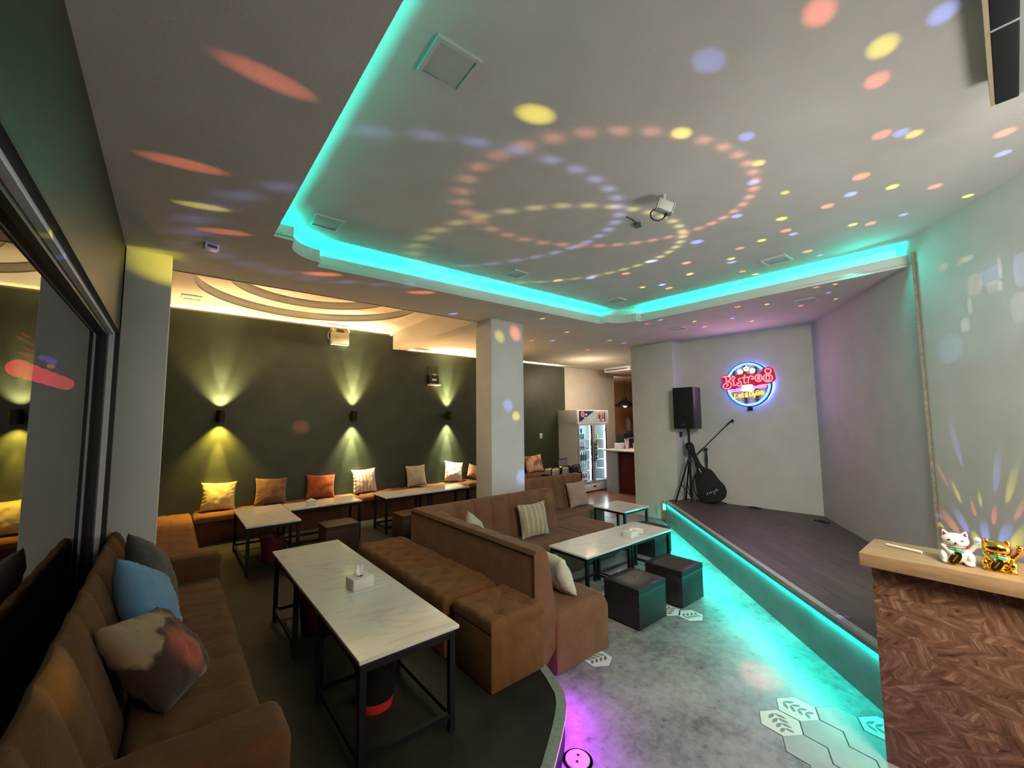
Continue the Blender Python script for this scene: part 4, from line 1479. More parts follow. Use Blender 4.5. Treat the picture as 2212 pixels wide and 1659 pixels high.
glossy_black = simple('glossy_black_bag', (0.012, 0.012, 0.012), 0.22)
bin_('black bin with a bright red base under the nearest table', 1.09, 2.72, P, 0.30, 0.105, 0.135, glossy_black, red_plastic, 0.055)
bin_('dark maroon bin under the long table by the tissue box', 1.05, 3.98, P, 0.31, 0.11, 0.14, maroon, maroon, 0.05)
bin_('dark maroon bin under the wall table beneath the yellow cushion', 1.10, 6.30, P, 0.30, 0.11, 0.14, maroon, maroon, 0.05)

# ------------------------------------------------------------------ on the green wall
warm_disc = glow('sconce_lens', (1.0, 0.85, 0.5), 6)
sc0 = None
for lab, x in (('black up and down wall sconce with the amber beam, leftmost on the green wall', 0.61), ('black up and down wall sconce above the white striped cushion', 2.69), ('black up and down wall sconce below the router, above the white cushion', 4.77)):
    if sc0 is None:
        sc0 = thing('wall_sconce', lab, 'wall lamp', (x, 7.985, 2.08), 0, 'sconces on the green wall')
        mb = MB()
        mb.lathe([(0.052, -0.092), (0.056, -0.092), (0.056, 0.092), (0.052, 0.092), (0.052, 0.03), (0.052, -0.03), (0.052, -0.092)], (0, 0, 0), 24, caps=False)
        mb.build('body', black_metal, sc0)
        MB().box(-0.05, 0.05, 0.045, 0.112, -0.045, 0.045).build('mount', black_metal, sc0)
        MB().lathe([(0.001, 0.031), (0.050, 0.031), (0.050, 0.026), (0.001, 0.026)], (0, 0, 0), 20).build('lens', warm_disc, sc0)
        MB().lathe([(0.001, -0.026), (0.050, -0.026), (0.050, -0.031), (0.001, -0.031)], (0, 0, 0), 20).build('lens', warm_disc, sc0)
    else:
        dup(sc0, (x, 7.985, 2.08), 0, lab)

t = thing('emergency_light', 'cream twin head emergency light box high on the green wall', 'emergency light', (2.41, 8.10, 3.42))
ivory = simple('ivory_plastic', (0.66, 0.56, 0.42), 0.5)
MB().box(-0.165, 0.165, -0.10, 0, 0.02, 0.235).build('case', ivory, t, bevel=0.012)
MB().box(-0.16, 0.16, -0.095, -0.01, 0, 0.02).build('base', white_plastic, t, bevel=0.006)
for dx, dz in ((-0.10, 0.14), (-0.055, 0.14), (-0.078, 0.105)):
    MB().ball((dx, -0.101, dz), 0.009, 10, 6).build('indicator', black_plastic, t)
for sx, r in ((-0.12, 0.6), (0.13, -0.5)):
    M = Matrix.Translation(Vector((sx, -0.06, 0.285))) @ Matrix.Rotation(rad(100), 4, 'X') @ Matrix.Rotation(r, 4, 'Y')
    h = MB().lathe([(0.018, -0.05), (0.045, -0.03), (0.055, 0.03), (0.050, 0.034), (0.001, 0.026)], (0, 0, 0), 18, mat=M).build('lamp_head', ivory, t)
    MB().tube([(sx, -0.05, 0.23), (sx, -0.055, 0.255), (sx, -0.06, 0.275)], 0.012, 8).build('bracket', ivory, t)
MB().tube([(-0.165, -0.03, 0.08), (-0.20, -0.03, 0.12), (-0.205, -0.03, 0.2), (-0.17, -0.03, 0.26), (-0.10, -0.03, 0.27)], 0.008, 6).build('cable', ivory, t)

t = thing('router', 'black wall router with two upright antennas above the right sconce', 'router', (4.40, 8.10, 2.74))
MB().box(-0.12, 0.12, -0.10, 0, 0.03, 0.22).build('case', black_plastic, t, bevel=0.008)
MB().box(-0.055, 0.055, -0.104, -0.10, 0.10, 0.14).build('sticker', paper, t)
MB().box(-0.12, 0.14, -0.16, 0, 0.0, 0.028).build('shelf', white_metal, t, bevel=0.004)
for sx in (-0.115, 0.115):
    MB().tube([(sx, -0.02, 0.20), (sx, -0.02, 0.42)], 0.011, 8).build('antenna', black_plastic, t)
MB().ball((0.03, -0.06, 0.235), (0.05, 0.03, 0.02), 10, 6).build('cable_coil', paper, t)

t = thing('light_switch', 'small white switch on the green wall right of the centre pillar', 'switch', (7.66, 8.10, 1.47))
MB().box(-0.045, 0.045, -0.012, 0, 0, 0.13).build('plate', white_plastic, t, bevel=0.004)
MB().box(-0.018, 0.018, -0.018, -0.012, 0.035, 0.09).build('rocker', simple('switch_rocker', (0.4, 0.12, 0.1), 0.4), t)

# ------------------------------------------------------------------ ceiling fittings
lens_off = noisy('unlit_lens', (0.52, 0.52, 0.50), (0.55, 0.55, 0.53), 8, 0.6, 0, 1)


def ceiling_panel(label, x, y, z, s, rot):
    t = thing('ceiling_panel_light', label, 'ceiling light', (x, y, z), rot, 'square ceiling panel lights')
    mb = MB()
    w = s * 0.09
    h = s / 2
    mb.box(-h, h, -h, -h + w, -0.016, 0)
    mb.box(-h, h, h - w, h, -0.016, 0)
    mb.box(-h, -h + w, -h + w, h - w, -0.016, 0)
    mb.box(h - w, h, -h + w, h - w, -0.016, 0)
    mb.build('frame', white_metal, t, weld=True)
    MB().box(-h + w, h - w, -h + w, h - w, -0.009, 0).build('diffuser', lens_off, t)


ceiling_panel('unlit square panel light in the recess, the largest and nearest, by its left edge', 0.985, 1.66, 3.75, 0.24, rad(-2))
ceiling_panel('unlit square panel light in the rear left corner of the ceiling recess', 0.99, 3.755, 3.75, 0.24, 0)
ceiling_panel('unlit square panel light at the middle of the rear edge of the recess', 3.14, 3.71, 3.75, 0.21, 0)
ceiling_panel('unlit square panel light by the stage edge of the ceiling recess', 5.16, 1.58, 3.75, 0.24, rad(-2))
ceiling_panel('unlit square panel light in the rear right corner of the recess', 5.05, 3.66, 3.75, 0.22, 0)
ceiling_panel('unlit square panel light set in the low ceiling over the stage', 6.32, 1.62, 3.50, 0.22, rad(0))
ceiling_panel('unlit square panel light in the pink low ceiling by the right pillar', 6.55, 3.52, 3.50, 0.22, 0)
ceiling_panel('unlit square panel light in the warm ceiling by the left pillar', 0.16, 7.45, 3.80, 0.24, 0)

t = thing('smoke_detector', 'small grey box on the low ceiling beside the left pillar', 'detector', (0.20, 4.25, 3.50), rad(10))
MB().box(-0.05, 0.05, -0.04, 0.04, -0.05, 0).build('case', white_plastic, t, bevel=0.006)
MB().box(-0.035, 0.035, -0.0415, -0.04, -0.04, -0.012).build('lens', simple('detector_face', (0.12, 0.10, 0.09), 0.4), t)

t = thing('ceiling_spotlight', 'white swivel spotlight box with looped black cable on the recess ceiling', 'spotlight', (2.93, 1.645, 3.75), 0)
MB().tube([(0, 0, 0), (0, 0, -0.075)], 0.014, 10).build('stem', white_metal, t)
M = Matrix.Translation(Vector((-0.02, -0.015, -0.115))) @ Matrix.Scale(0.74, 4) @ Matrix.Rotation(rad(-40), 4, 'Z') @ Matrix.Rotation(rad(22), 4, 'Y')
MB().box(-0.075, 0.075, -0.05, 0.05, -0.055, 0.055, mat=M).build('lamp_body', simple('spotlight_case', (0.60, 0.60, 0.56), 0.4), t, bevel=0.006)
for sx in (-1, 1):
    MB().box(sx * 0.082 - 0.005, sx * 0.082 + 0.005, -0.055, 0.055, -0.065, 0.06, mat=M).build('bracket', white_metal, t, bevel=0.002)
pts = []
for i in range(17):
    a = rad(20 + 240 * i / 16)
    v = M @ Vector((-0.03 - 0.075 + 0.085 * math.cos(a - 1.3) - 0.01, 0.0, -0.06 - 0.05 + 0.075 * math.sin(a - 1.9)))
    pts.append(v)
pts = [M @ Vector(p) for p in ((-0.07, 0, -0.04), (-0.105, 0, -0.07), (-0.12, 0, -0.115), (-0.10, 0, -0.155), (-0.06, 0, -0.172), (-0.015, 0, -0.162), (0.02, 0, -0.13), (0.035, 0, -0.09), (0.036, 0, -0.055))]
MB().tube(pts, 0.006, 8).build('cable', black_plastic, t)
MB().tube([pts[-1], pts[-2]], 0.011, 8).build('cable_gland', black_plastic, t)
t = thing('ceiling_socket', 'tiny dark fitting on the recess ceiling left of the white spotlight', 'socket', (3.20, 2.06, 3.75), 0.4)
MB().box(-0.05, 0.02, -0.03, 0.03, -0.03, 0).build('case', simple('dark_green_case', (0.10, 0.14, 0.12), 0.5), t, bevel=0.006)
MB().tube([(-0.05, 0, -0.015), (-0.12, 0.02, -0.006), (-0.2, 0.06, -0.004)], 0.004, 6).build('cable', black_plastic, t)

t = thing('ceiling_beam_box', 'long black box under the ceiling in the top right corner', 'ceiling box', (2.3, 0, 0))
MB().box(-1.3, 0.94, -0.125, -0.045, 3.60, 3.75).build('housing', grille_black, t, bevel=0.006)
MB().box(-1.3, 0.935, -0.045, -0.030, 3.60, 3.75).build('edge_strip', simple('beige_edge', (0.40, 0.32, 0.20), 0.6), t)
MB().box(-1.3, 0.93, -0.139, -0.125, 3.61, 3.75).build('edge_strip', alu, t)
MB().box(0.28, 0.29, -0.126, -0.044, 3.597, 3.60).build('joint', alu, t)

# ------------------------------------------------------------------ stage things
spk = thing('loudspeaker', 'large black loudspeaker box on the tripod by the right pillar', 'speaker', (7.46, 3.91, 1.78), rad(4))
MB().box(-0.145, 0.18, -0.195, 0.195, 0, 0.77).build('cabinet', simple('speaker_cabinet', (0.03, 0.026, 0.03), 0.5), spk, bevel=0.012)
MB().box(-0.165, -0.145, -0.185, 0.185, 0.012, 0.758).build('grille', grille_black, spk, bevel=0.008)
MB().box(-0.168, -0.165, -0.03, 0.03, 0.06, 0.10).build('badge', simple('dark_badge', (0.05, 0.045, 0.04), 0.3), spk)
MB().lathe([(0.03, -0.05), (0.03, 0.0)], (0.03, 0, 0), 16).build('pole_cup', black_plastic, spk)
st = thing('speaker_stand', 'black tripod stand carrying the loudspeaker on the stage corner', 'speaker stand', (7.49, 3.91, 0.42))
MB().tube([(0, 0, 0.10), (0, 0, 1.33)], 0.022, 12).build('pole', black_metal, st)
MB().lathe([(0.035, 0.98), (0.035, 1.05)], (0, 0, 0), 14).build('collar', black_plastic, st)
MB().tube([(0.03, 0, 1.02), (0.075, -0.01, 1.02)], 0.012, 8).build('knob', black_plastic, st)
MB().lathe([(0.042, 0.74), (0.042, 0.80)], (0, 0, 0), 14).build('hub', black_plastic, st)
MB().lathe([(0.034, 0.12), (0.034, 0.18)], (0, 0, 0), 14).build('hub', black_plastic, st)
for fx, fy in ((-0.135, 0.235), (-0.03, -0.02), (0.17, 0.20)):
    MB().tube([(fx * 0.12, fy * 0.12, 0.77), (fx, fy, 0.012)], 0.016, 8).build('leg', black_metal, st)
    MB().tube([(fx * 0.60, fy * 0.60, 0.32), (fx * 0.1, fy * 0.1, 0.15)], 0.009, 6).build('brace', black_metal, st)

# guitar in its bag
GB = [(-0.33, 1.055), (-0.234, 1.072), (-0.193, 1.007), (-0.174, 0.877), (-0.131, 0.777), (-0.095, 0.684), (-0.039, 0.608), (0.078, 0.578), (0.145, 0.497), (0.199, 0.409), (0.296, 0.303), (0.332, 0.195), (0.311, 0.096), (0.232, 0.02), (0.102, -0.026), (-0.054, -0.033), (-0.143, 0.044), (-0.166, 0.185), (-0.185, 0.313), (-0.199, 0.456), (-0.162, 0.53), (-0.172, 0.616), (-0.201, 0.73), (-0.251, 0.823), (-0.315, 0.931), (-0.354, 0.996)]
gn = Vector((-0.933, -0.361, 0))
gu = Vector((0.361, -0.933, 0))
gt = thing('guitar_bag', 'black guitar in a padded bag with white lettering leaning at the stage wall', 'guitar bag', (7.672, 3.71, 0.455))
bagmat = noisy('black_nylon', (0.010, 0.010, 0.010), (0.016, 0.016, 0.016), 30, 0.7, 0.3, 200)
lean = (gn * -0.10 + Vector((0, 0, 1))).normalized()
MB().prism(GB, -0.07, 0.02, 0, ((0, 0, 0), gu, lean, gn)).build('bag', bagmat, gt, bevel=0.022, seg=3)
white_thread = simple('white_print', (0.75, 0.75, 0.75), 0.7)
for stroke in ([(0.022, 0.162), (-0.001, 0.138), (0.013, 0.137), (0.009, 0.129), (0.022, 0.124)], [(0.045, 0.140), (0.052, 0.168), (0.075, 0.178), (0.086, 0.152)], [(0.101, 0.188), (0.116, 0.181), (0.129, 0.199), (0.132, 0.171), (0.137, 0.131)],
               [(0.180, 0.218), (0.169, 0.232), (0.154, 0.227), (0.146, 0.208), (0.157, 0.197), (0.176, 0.21), (0.18, 0.22), (0.198, 0.22)]):
    MB().tube([gu * u + lean * v + gn * 0.022 for u, v in stroke], 0.0042, 6).build('letter', white_thread, gt)
MB().tube([gu * u + lean * v + gn * 0.022 for u, v in [(-0.116, 0.589), (-0.1, 0.557), (-0.083, 0.517)]], [0.008, 0.007, 0.005], 6).build('label_strip', white_thread, gt)
MB().tube([gu * u + lean * v - gn * 0.06 for u, v in ((-0.20, 0.45), (-0.24, 0.3), (-0.22, 0.15), (-0.15, 0.05))], 0.012, 6).build('strap', bagmat, gt)

mic = thing('microphone_stand', 'black boom microphone stand rising from behind the guitar bag', 'microphone stand', (7.815, 3.75, 0.42))
MB().tube([(0, 0, 0.0), (0, 0, 0.95)], 0.012, 10).build('pole', black_metal, mic)
MB().lathe([(0.018, 0.70), (0.022, 0.74), (0.022, 0.84), (0.015, 0.88)], (0, 0, 0), 12).build('clutch', black_plastic, mic)
MB().ball((0.0, 0.005, 0.965), (0.035, 0.035, 0.035), 12, 8).build('swivel', black_plastic, mic)
a, b = Vector((-0.055, 0.155, 0.865)), Vector((0.115, -0.44, 1.42))
b = Vector((0.045, -0.375, 1.42))
MB().tube([a, a + (b - a) * 0.2], 0.014, 8).build('counterweight', black_plastic, mic)
MB().tube([a + (b - a) * 0.2, b], 0.0085, 8).build('boom', black_metal, mic)
MB().tube([b, b + (b - a).normalized() * 0.045, b + Vector((0.02, -0.085, 0.085))], 0.013, 8).build('clip', black_plastic, mic)
MB().ball(b + Vector((0.02, -0.095, 0.08)), (0.022, 0.028, 0.032), 10, 8).build('clip_head', black_plastic, mic)
for fx, fy in ((-0.17, 0.14), (0.02, -0.32), (-0.22, -0.16)):
    MB().tube([(0, 0, 0.07), (fx, fy, 0.012)], 0.009, 8).build('leg', black_metal, mic)

t = thing('wall_socket', 'black square socket on the pillar side behind the speaker stand', 'socket', (7.73, 4.20, 1.61))
MB().box(-0.045, 0.045, -0.012, 0, 0, 0.10).build('plate', black_plastic, t, bevel=0.003)
MB().box(-0.02, 0.02, -0.016, -0.012, 0.03, 0.07).build('outlet', black_paint, t)
for lab, x, y, r in (('flat black floor box on the stage near the wall corner', 7.58, 1.95, rad(60)), ('flat black floor box on the stage below the neon sign', 7.86, 2.97, rad(85))):
    t = thing('floor_box', lab, 'floor socket', (x, y, 0.42), r, 'floor boxes on the stage')
    MB().box(-0.10, 0.10, -0.04, 0.04, 0, 0.018).build('case', black_plastic, t, bevel=0.004)
    MB().box(-0.04, 0.04, -0.025, 0.025, 0.018, 0.022).build('lid', grille_black, t)
t = thing('led_controller', 'small white controller box glowing teal at the far end of the stage step', 'controller box', (7.20, 4.33, 0.29), rad(46))
MB().box(-0.12, 0.06, -0.03, 0.03, 0, 0.125).build('case', white_plastic, t, bevel=0.008)
MB().tube([(-0.05, 0, 0.12), (-0.05, 0, 0.165)], 0.005, 6).build('aerial', black_plastic, t)

# neon sign
SIGN = {"blue":[[[0.225,0.26],[0.207,0.279],[0.186,0.296],[0.165,0.312],[0.142,0.326],[0.119,0.338],[0.095,0.348],[0.07,0.355],[0.044,0.361],[0.018,0.365],[-0.008,0.366],[-0.034,0.366],[-0.061,0.363],[-0.086,0.357],[-0.112,0.35],[-0.137,0.34],[-0.161,0.329],[-0.185,0.315],[-0.207,0.299],[-0.228,0.281],[-0.248,0.262],[-0.266,0.24],[-0.283,0.217],[-0.298,0.193],[-0.311,0.168]],[[-0.336,-0.088],[-0.328,-0.117],[-0.318,-0.145],[-0.306,-0.172],[-0.292,-0.198],[-0.276,-0.222],[-0.258,-0.245],[-0.238,-0.266],[-0.217,-0.285],[-0.195,-0.303],[-0.172,-0.318],[-0.148,-0.331],[-0.122,-0.342],[-0.097,-0.351],[-0.07,-0.357],[-0.044,-0.361],[-0.017,-0.363],[0.01,-0.363],[0.036,-0.36],[0.063,-0.355],[0.088,-0.348],[0.113,-0.338],[0.137,-0.327],[0.161,-0.313],[0.183,-0.298],[0.204,-0.28],[0.223,-0.261],[0.241,-0.241],[0.258,-0.219],[0.272,-0.196],[0.286,-0.171],[0.297,-0.146],[0.306,-0.12],[0.314,-0.093],[0.32,-0.065],[0.323,-0.037],[0.325,-0.009]]],"red":[[[-0.381,0.155],[-0.361,0.118],[-0.369,0.06],[-0.376,0.025]],[[-0.425,0.159],[-0.394,0.168],[-0.334,0.169],[-0.297,0.137],[-0.299,0.102],[-0.349,0.07],[-0.301,0.055],[-0.279,0.007],[-0.311,-0.044],[-0.367,-0.059],[-0.415,-0.032],[-0.419,0.01],[-0.384,0.037],[-0.341,0.022],[-0.348,-0.007],[-0.37,-0.011]],[[-0.273,0.077],[-0.24,0.08],[-0.243,0.016],[-0.234,-0.008],[-0.207,0.002]],[[-0.27,0.129],[-0.258,0.158],[-0.231,0.155],[-0.222,0.125],[-0.244,0.104],[-0.263,0.111]],[[-0.121,0.118],[-0.153,0.109],[-0.155,0.074],[-0.125,0.054],[-0.111,0.013],[-0.134,-0.02],[-0.175,-0.012],[-0.19,0.024],[-0.162,0.04],[-0.153,0.016]],[[-0.045,0.175],[-0.062,0.142],[-0.069,0.073],[-0.058,0.027],[-0.032,0.036]],[[-0.105,0.122],[-0.069,0.125],[-0.027,0.131]],[[-0.021,0.133],[0.004,0.12],[-0.002,0.057],[-0.001,0.023]],[[0.003,0.108],[0.036,0.146],[0.076,0.131],[0.084,0.102],[0.058,0.087],[0.054,0.11]],[[0.214,0.098],[0.212,0.117],[0.206,0.135],[0.195,0.149],[0.181,0.159],[0.165,0.164],[0.149,0.162],[0.134,0.154],[0.122,0.142],[0.113,0.125],[0.11,0.106],[0.111,0.087],[0.118,0.069],[0.129,0.054],[0.143,0.044],[0.159,0.04],[0.175,0.042],[0.19,0.05],[0.202,0.063],[0.21,0.079],[0.214,0.098]],[[0.177,0.106],[0.177,0.125],[0.173,0.138],[0.167,0.144],[0.16,0.139],[0.155,0.126],[0.152,0.108],[0.153,0.09],[0.157,0.076],[0.163,0.071],[0.169,0.075],[0.175,0.088],[0.177,0.106]],[[0.356,0.209],[0.354,0.223],[0.347,0.236],[0.336,0.247],[0.323,0.253],[0.307,0.254],[0.293,0.251],[0.281,0.242],[0.273,0.23],[0.269,0.216],[0.271,0.202],[0.278,0.189],[0.289,0.178],[0.303,0.172],[0.318,0.171],[0.333,0.175],[0.345,0.183],[0.353,0.195],[0.356,0.209]],[[0.371,0.086],[0.369,0.104],[0.362,0.122],[0.351,0.137],[0.335,0.148],[0.317,0.155],[0.298,0.156],[0.279,0.153],[0.262,0.144],[0.249,0.131],[0.24,0.115],[0.236,0.096],[0.238,0.078],[0.245,0.06],[0.257,0.045],[0.273,0.034],[0.291,0.027],[0.31,0.026],[0.329,0.03],[0.345,0.039],[0.358,0.052],[0.367,0.068],[0.371,0.086]],[[0.328,0.089],[0.326,0.11],[0.32,0.127],[0.31,0.137],[0.298,0.138],[0.287,0.129],[0.279,0.113],[0.275,0.093],[0.276,0.073],[0.283,0.056],[0.293,0.046],[0.305,0.045],[0.316,0.053],[0.324,0.069],[0.328,0.089]]],"pink":[[[-0.352,-0.095],[-0.11,-0.068]],[[0.061,-0.049],[0.296,-0.019]],[[-0.315,-0.123],[-0.104,-0.1]],[[0.062,-0.075],[0.279,-0.052]]],"white":[[[-0.108,-0.039],[-0.076,-0.018],[0.048,-0.014],[0.051,-0.043],[-0.005,-0.057],[-0.098,-0.051]],[[-0.095,-0.08],[0.055,-0.072],[0.053,-0.106],[-0.091,-0.109],[-0.095,-0.08]],[[-0.077,-0.035],[0.042,-0.028]],[[-0.08,-0.095],[0.044,-0.088]]],"yellow":[[[-0.204,-0.155],[-0.236,-0.159],[-0.232,-0.189],[-0.211,-0.19],[-0.238,-0.2],[-0.235,-0.235],[-0.192,-0.225]],[[-0.142,-0.199],[-0.143,-0.188],[-0.149,-0.18],[-0.157,-0.177],[-0.166,-0.179],[-0.172,-0.187],[-0.175,-0.197],[-0.174,-0.207],[-0.168,-0.215],[-0.159,-0.219],[-0.151,-0.216],[-0.144,-0.209],[-0.142,-0.199],[-0.139,-0.181],[-0.134,-0.222]],[[-0.106,-0.148],[-0.107,-0.217],[-0.086,-0.213]],[[-0.12,-0.171],[-0.089,-0.167]],[[-0.024,-0.221],[-0.063,-0.179],[-0.046,-0.146],[-0.029,-0.161],[-0.059,-0.197],[-0.05,-0.226],[-0.02,-0.193]],[[0.011,-0.137],[0.012,-0.206],[0.048,-0.196],[0.065,-0.168],[0.047,-0.134],[0.011,-0.137]],[[0.07,-0.163],[0.084,-0.198]],[[0.103,-0.159],[0.083,-0.22],[0.067,-0.228]],[[0.118,-0.126],[0.119,-0.194],[0.154,-0.184],[0.16,-0.165],[0.126,-0.16],[0.157,-0.145],[0.148,-0.122],[0.118,-0.126]],[[0.226,-0.16],[0.225,-0.148],[0.219,-0.138],[0.209,-0.133],[0.199,-0.132],[0.189,-0.137],[0.182,-0.146],[0.179,-0.157],[0.181,-0.169],[0.187,-0.179],[0.196,-0.184],[0.207,-0.185],[0.216,-0.18],[0.223,-0.171],[0.226,-0.16]]]}
SIGN_FLOWERS = [[-0.126,0.234],[-0.027,0.28],[0.074,0.24]]
SIGN_DISC = [[0.363,-0.024],[0.362,0.027],[0.356,0.077],[0.344,0.126],[0.326,0.173],[0.303,0.218],[0.274,0.259],[0.24,0.296],[0.203,0.328],[0.161,0.355],[0.116,0.377],[0.069,0.392],[0.021,0.4],[-0.029,0.402],[-0.078,0.397],[-0.127,0.385],[-0.174,0.366],[-0.218,0.34],[-0.258,0.308],[-0.295,0.271],[-0.326,0.229],[-0.352,0.182],[-0.371,0.132],[-0.384,0.079],[-0.39,0.026],[-0.389,-0.029],[-0.382,-0.082],[-0.367,-0.134],[-0.346,-0.184],[-0.32,-0.23],[-0.287,-0.271],[-0.25,-0.308],[-0.209,-0.339],[-0.165,-0.364],[-0.118,-0.382],[-0.07,-0.394],[-0.021,-0.398],[0.028,-0.396],[0.076,-0.387],[0.123,-0.372],[0.167,-0.351],[0.207,-0.324],[0.244,-0.292],[0.277,-0.255],[0.305,-0.214],[0.328,-0.17],[0.345,-0.123],[0.357,-0.074]]
SIGN_PANEL = [[-0.445,0.148],[-0.415,0.194],[-0.349,0.2],[-0.289,0.184],[-0.214,0.177],[-0.096,0.197],[-0.033,0.203],[0.057,0.173],[0.184,0.19],[0.247,0.263],[0.322,0.29],[0.382,0.251],[0.402,0.177],[0.418,0.082],[0.394,0.029],[0.326,0.001],[0.149,-0.01],[-0.004,-0.034],[-0.182,-0.04],[-0.28,-0.058],[-0.368,-0.085],[-0.433,-0.049],[-0.452,0.006],[-0.429,0.076]]
sign = thing('neon_sign', 'round glowing neon bistro sign on the stage wall', 'neon sign', (7.887, 2.967, 2.565))
SU, SV, SN = Vector((0.09, -0.996, 0)), Vector((0, 0, 1)), Vector((-0.996, -0.09, 0))


def smooth_path(p, k=3):
    if len(p) < 3:
        return p
    closed = abs(p[0][0] - p[-1][0]) + abs(p[0][1] - p[-1][1]) < 0.006
    q = [Vector((x, y)) for x, y in p]
    out = []
    n = len(q)
    for i in range(n - 1):
        p0 = q[i - 1] if i > 0 else (q[-2] if closed else q[0])
        p1, p2 = q[i], q[i + 1]
        p3 = q[i + 2] if i + 2 < n else (q[1] if closed else q[-1])
        for j in range(k):
            t = j / k
            out.append(0.5 * ((2 * p1) + (p2 - p0) * t + (2 * p0 - 5 * p1 + 4 * p2 - p3) * t * t + (3 * p1 - p0 - 3 * p2 + p3) * t ** 3))
    out.append(q[-1])
    return out


def mat_dots():
    m, nt, b = new_mat('perforated_sign_face')
    tc = N(nt, 'ShaderNodeTexCoord')
    v = N(nt, 'ShaderNodeTexVoronoi', Scale=62.0)
    v.inputs['Randomness'].default_value = 0.0
    nt.links.new(tc.outputs['Object'], v.inputs['Vector'])
    nt.links.new(ramp(nt, v.outputs['Distance'], ((0.42, (0.55, 0.55, 0.6)), (0.5, (0.02, 0.015, 0.05)))), b.inputs['Base Color'])
    nt.links.new(ramp(nt, v.outputs['Distance'], ((0.40, (0.40, 0.16, 0.55)), (0.5, (0.02, 0.004, 0.04)))), b.inputs['Emission Color'])
    b.inputs['Emission Strength'].default_value = 0.55
    b.inputs['Roughness'].default_value = 0.4
    return m


back = MB()
back.prism(SIGN_DISC, -0.028, 0.0, 0, ((0, 0, 0), SU, SV, SN))
back.build('back_disc', glow('sign_blue_rim', (0.004, 0.006, 0.20), 0.5), sign)
MB().prism([(x * 0.90, y * 0.90) for x, y in SIGN_DISC], 0.0, 0.003, 0, ((0, 0, 0), SU, SV, SN)).build('face', mat_dots(), sign)
MB().prism(SIGN_PANEL, -0.012, 0.006, 0, ((0, 0, 0), SU, SV, SN)).build('letter_panel', glow('sign_red_panel', (0.50, 0.0, 0.045), 0.8), sign)
NEON = {'blue': (glow('neon_blue', (0.16, 0.55, 1.0), 2.4), 0.018), 'red': (glow('neon_coral', (1.0, 0.27, 0.33), 1.15), 0.0115), 'pink': (glow('neon_pink', (1.0, 0.25, 0.85), 1.8), 0.0105),
        'white': (glow('neon_white', (0.75, 1.0, 0.95), 1.6), 0.012), 'yellow': (glow('neon_yellow', (1.0, 0.70, 0.04), 1.8), 0.0085)}
for kname, strokes in SIGN.items():
    mt, r = NEON[kname]
    for s in strokes:
        path = smooth_path(s)
        MB().tube([SU * p[0] + SV * p[1] + SN * (0.008 + r) for p in path], r, 8).build('neon_letter' if kname in ('red', 'yellow') else 'neon_tube', mt, sign)
neon_flower = glow('neon_cream', (1.0, 0.90, 0.45), 1.7)
for fx, fy in SIGN_FLOWERS:
    mb = MB()
    mb.tube([SU * (fx + 0.032 * math.cos(rad(90 + 72 * k))) + SV * (fy + 0.032 * math.sin(rad(90 + 72 * k))) + SN * 0.018 for k in range(5)], 0.019, 8, closed=True)
    mb.build('neon_flower', neon_flower, sign)
MB().box(-0.03, 0.03, -0.035, 0.035, -0.465, -0.395).build('power_box', black_plastic, sign, bevel=0.006)
for sy in (-0.2, 0.2):
    for sz in (-0.2, 0.2):
        MB().tube([SU * sy + SV * sz - SN * 0.025, SU * sy + SV * sz - SN * 0.085], 0.012, 8).build('standoff', chrome, sign)
MB().tube([SU * 0.37 * math.cos(rad(a)) + SV * 0.365 * math.sin(rad(a)) - SN * 0.040 for a in range(0, 360, 8)], 0.008, 6, closed=True).build('halo_tube', glow('halo_blue', (0.12, 0.18, 1.0), 20.0), sign)

# ------------------------------------------------------------------ bar counter at the right edge
ct = thing('bar_counter', 'strand board bar counter with thick oak top at the right edge', 'counter', (3.43, -0.3, 0))
MB().box(-0.14, 0.15, -0.45, 0.915, 0.0, 1.113).build('front_panel', osb, ct, bevel=0.004)
MB().box(-0.23, 0.19, -0.45, 0.952, 1.113, 1.19).build('worktop', oak, ct, bevel=0.004)
t = thing('chalk_marker', 'white marker pen lying on the oak bar top', 'pen', (3.455, 0.49, 1.198), rad(-107))
MB().tube([(-0.085, 0, 0), (-0.075, 0, 0), (0.06, 0, 0), (0.085, 0, 0)], [0.006, 0.008, 0.008, 0.007], 12).build('barrel', white_plastic, t)
MB().tube([(0.06, 0, 0), (0.088, 0, 0)], 0.0088, 12).build('cap', white_plastic, t)


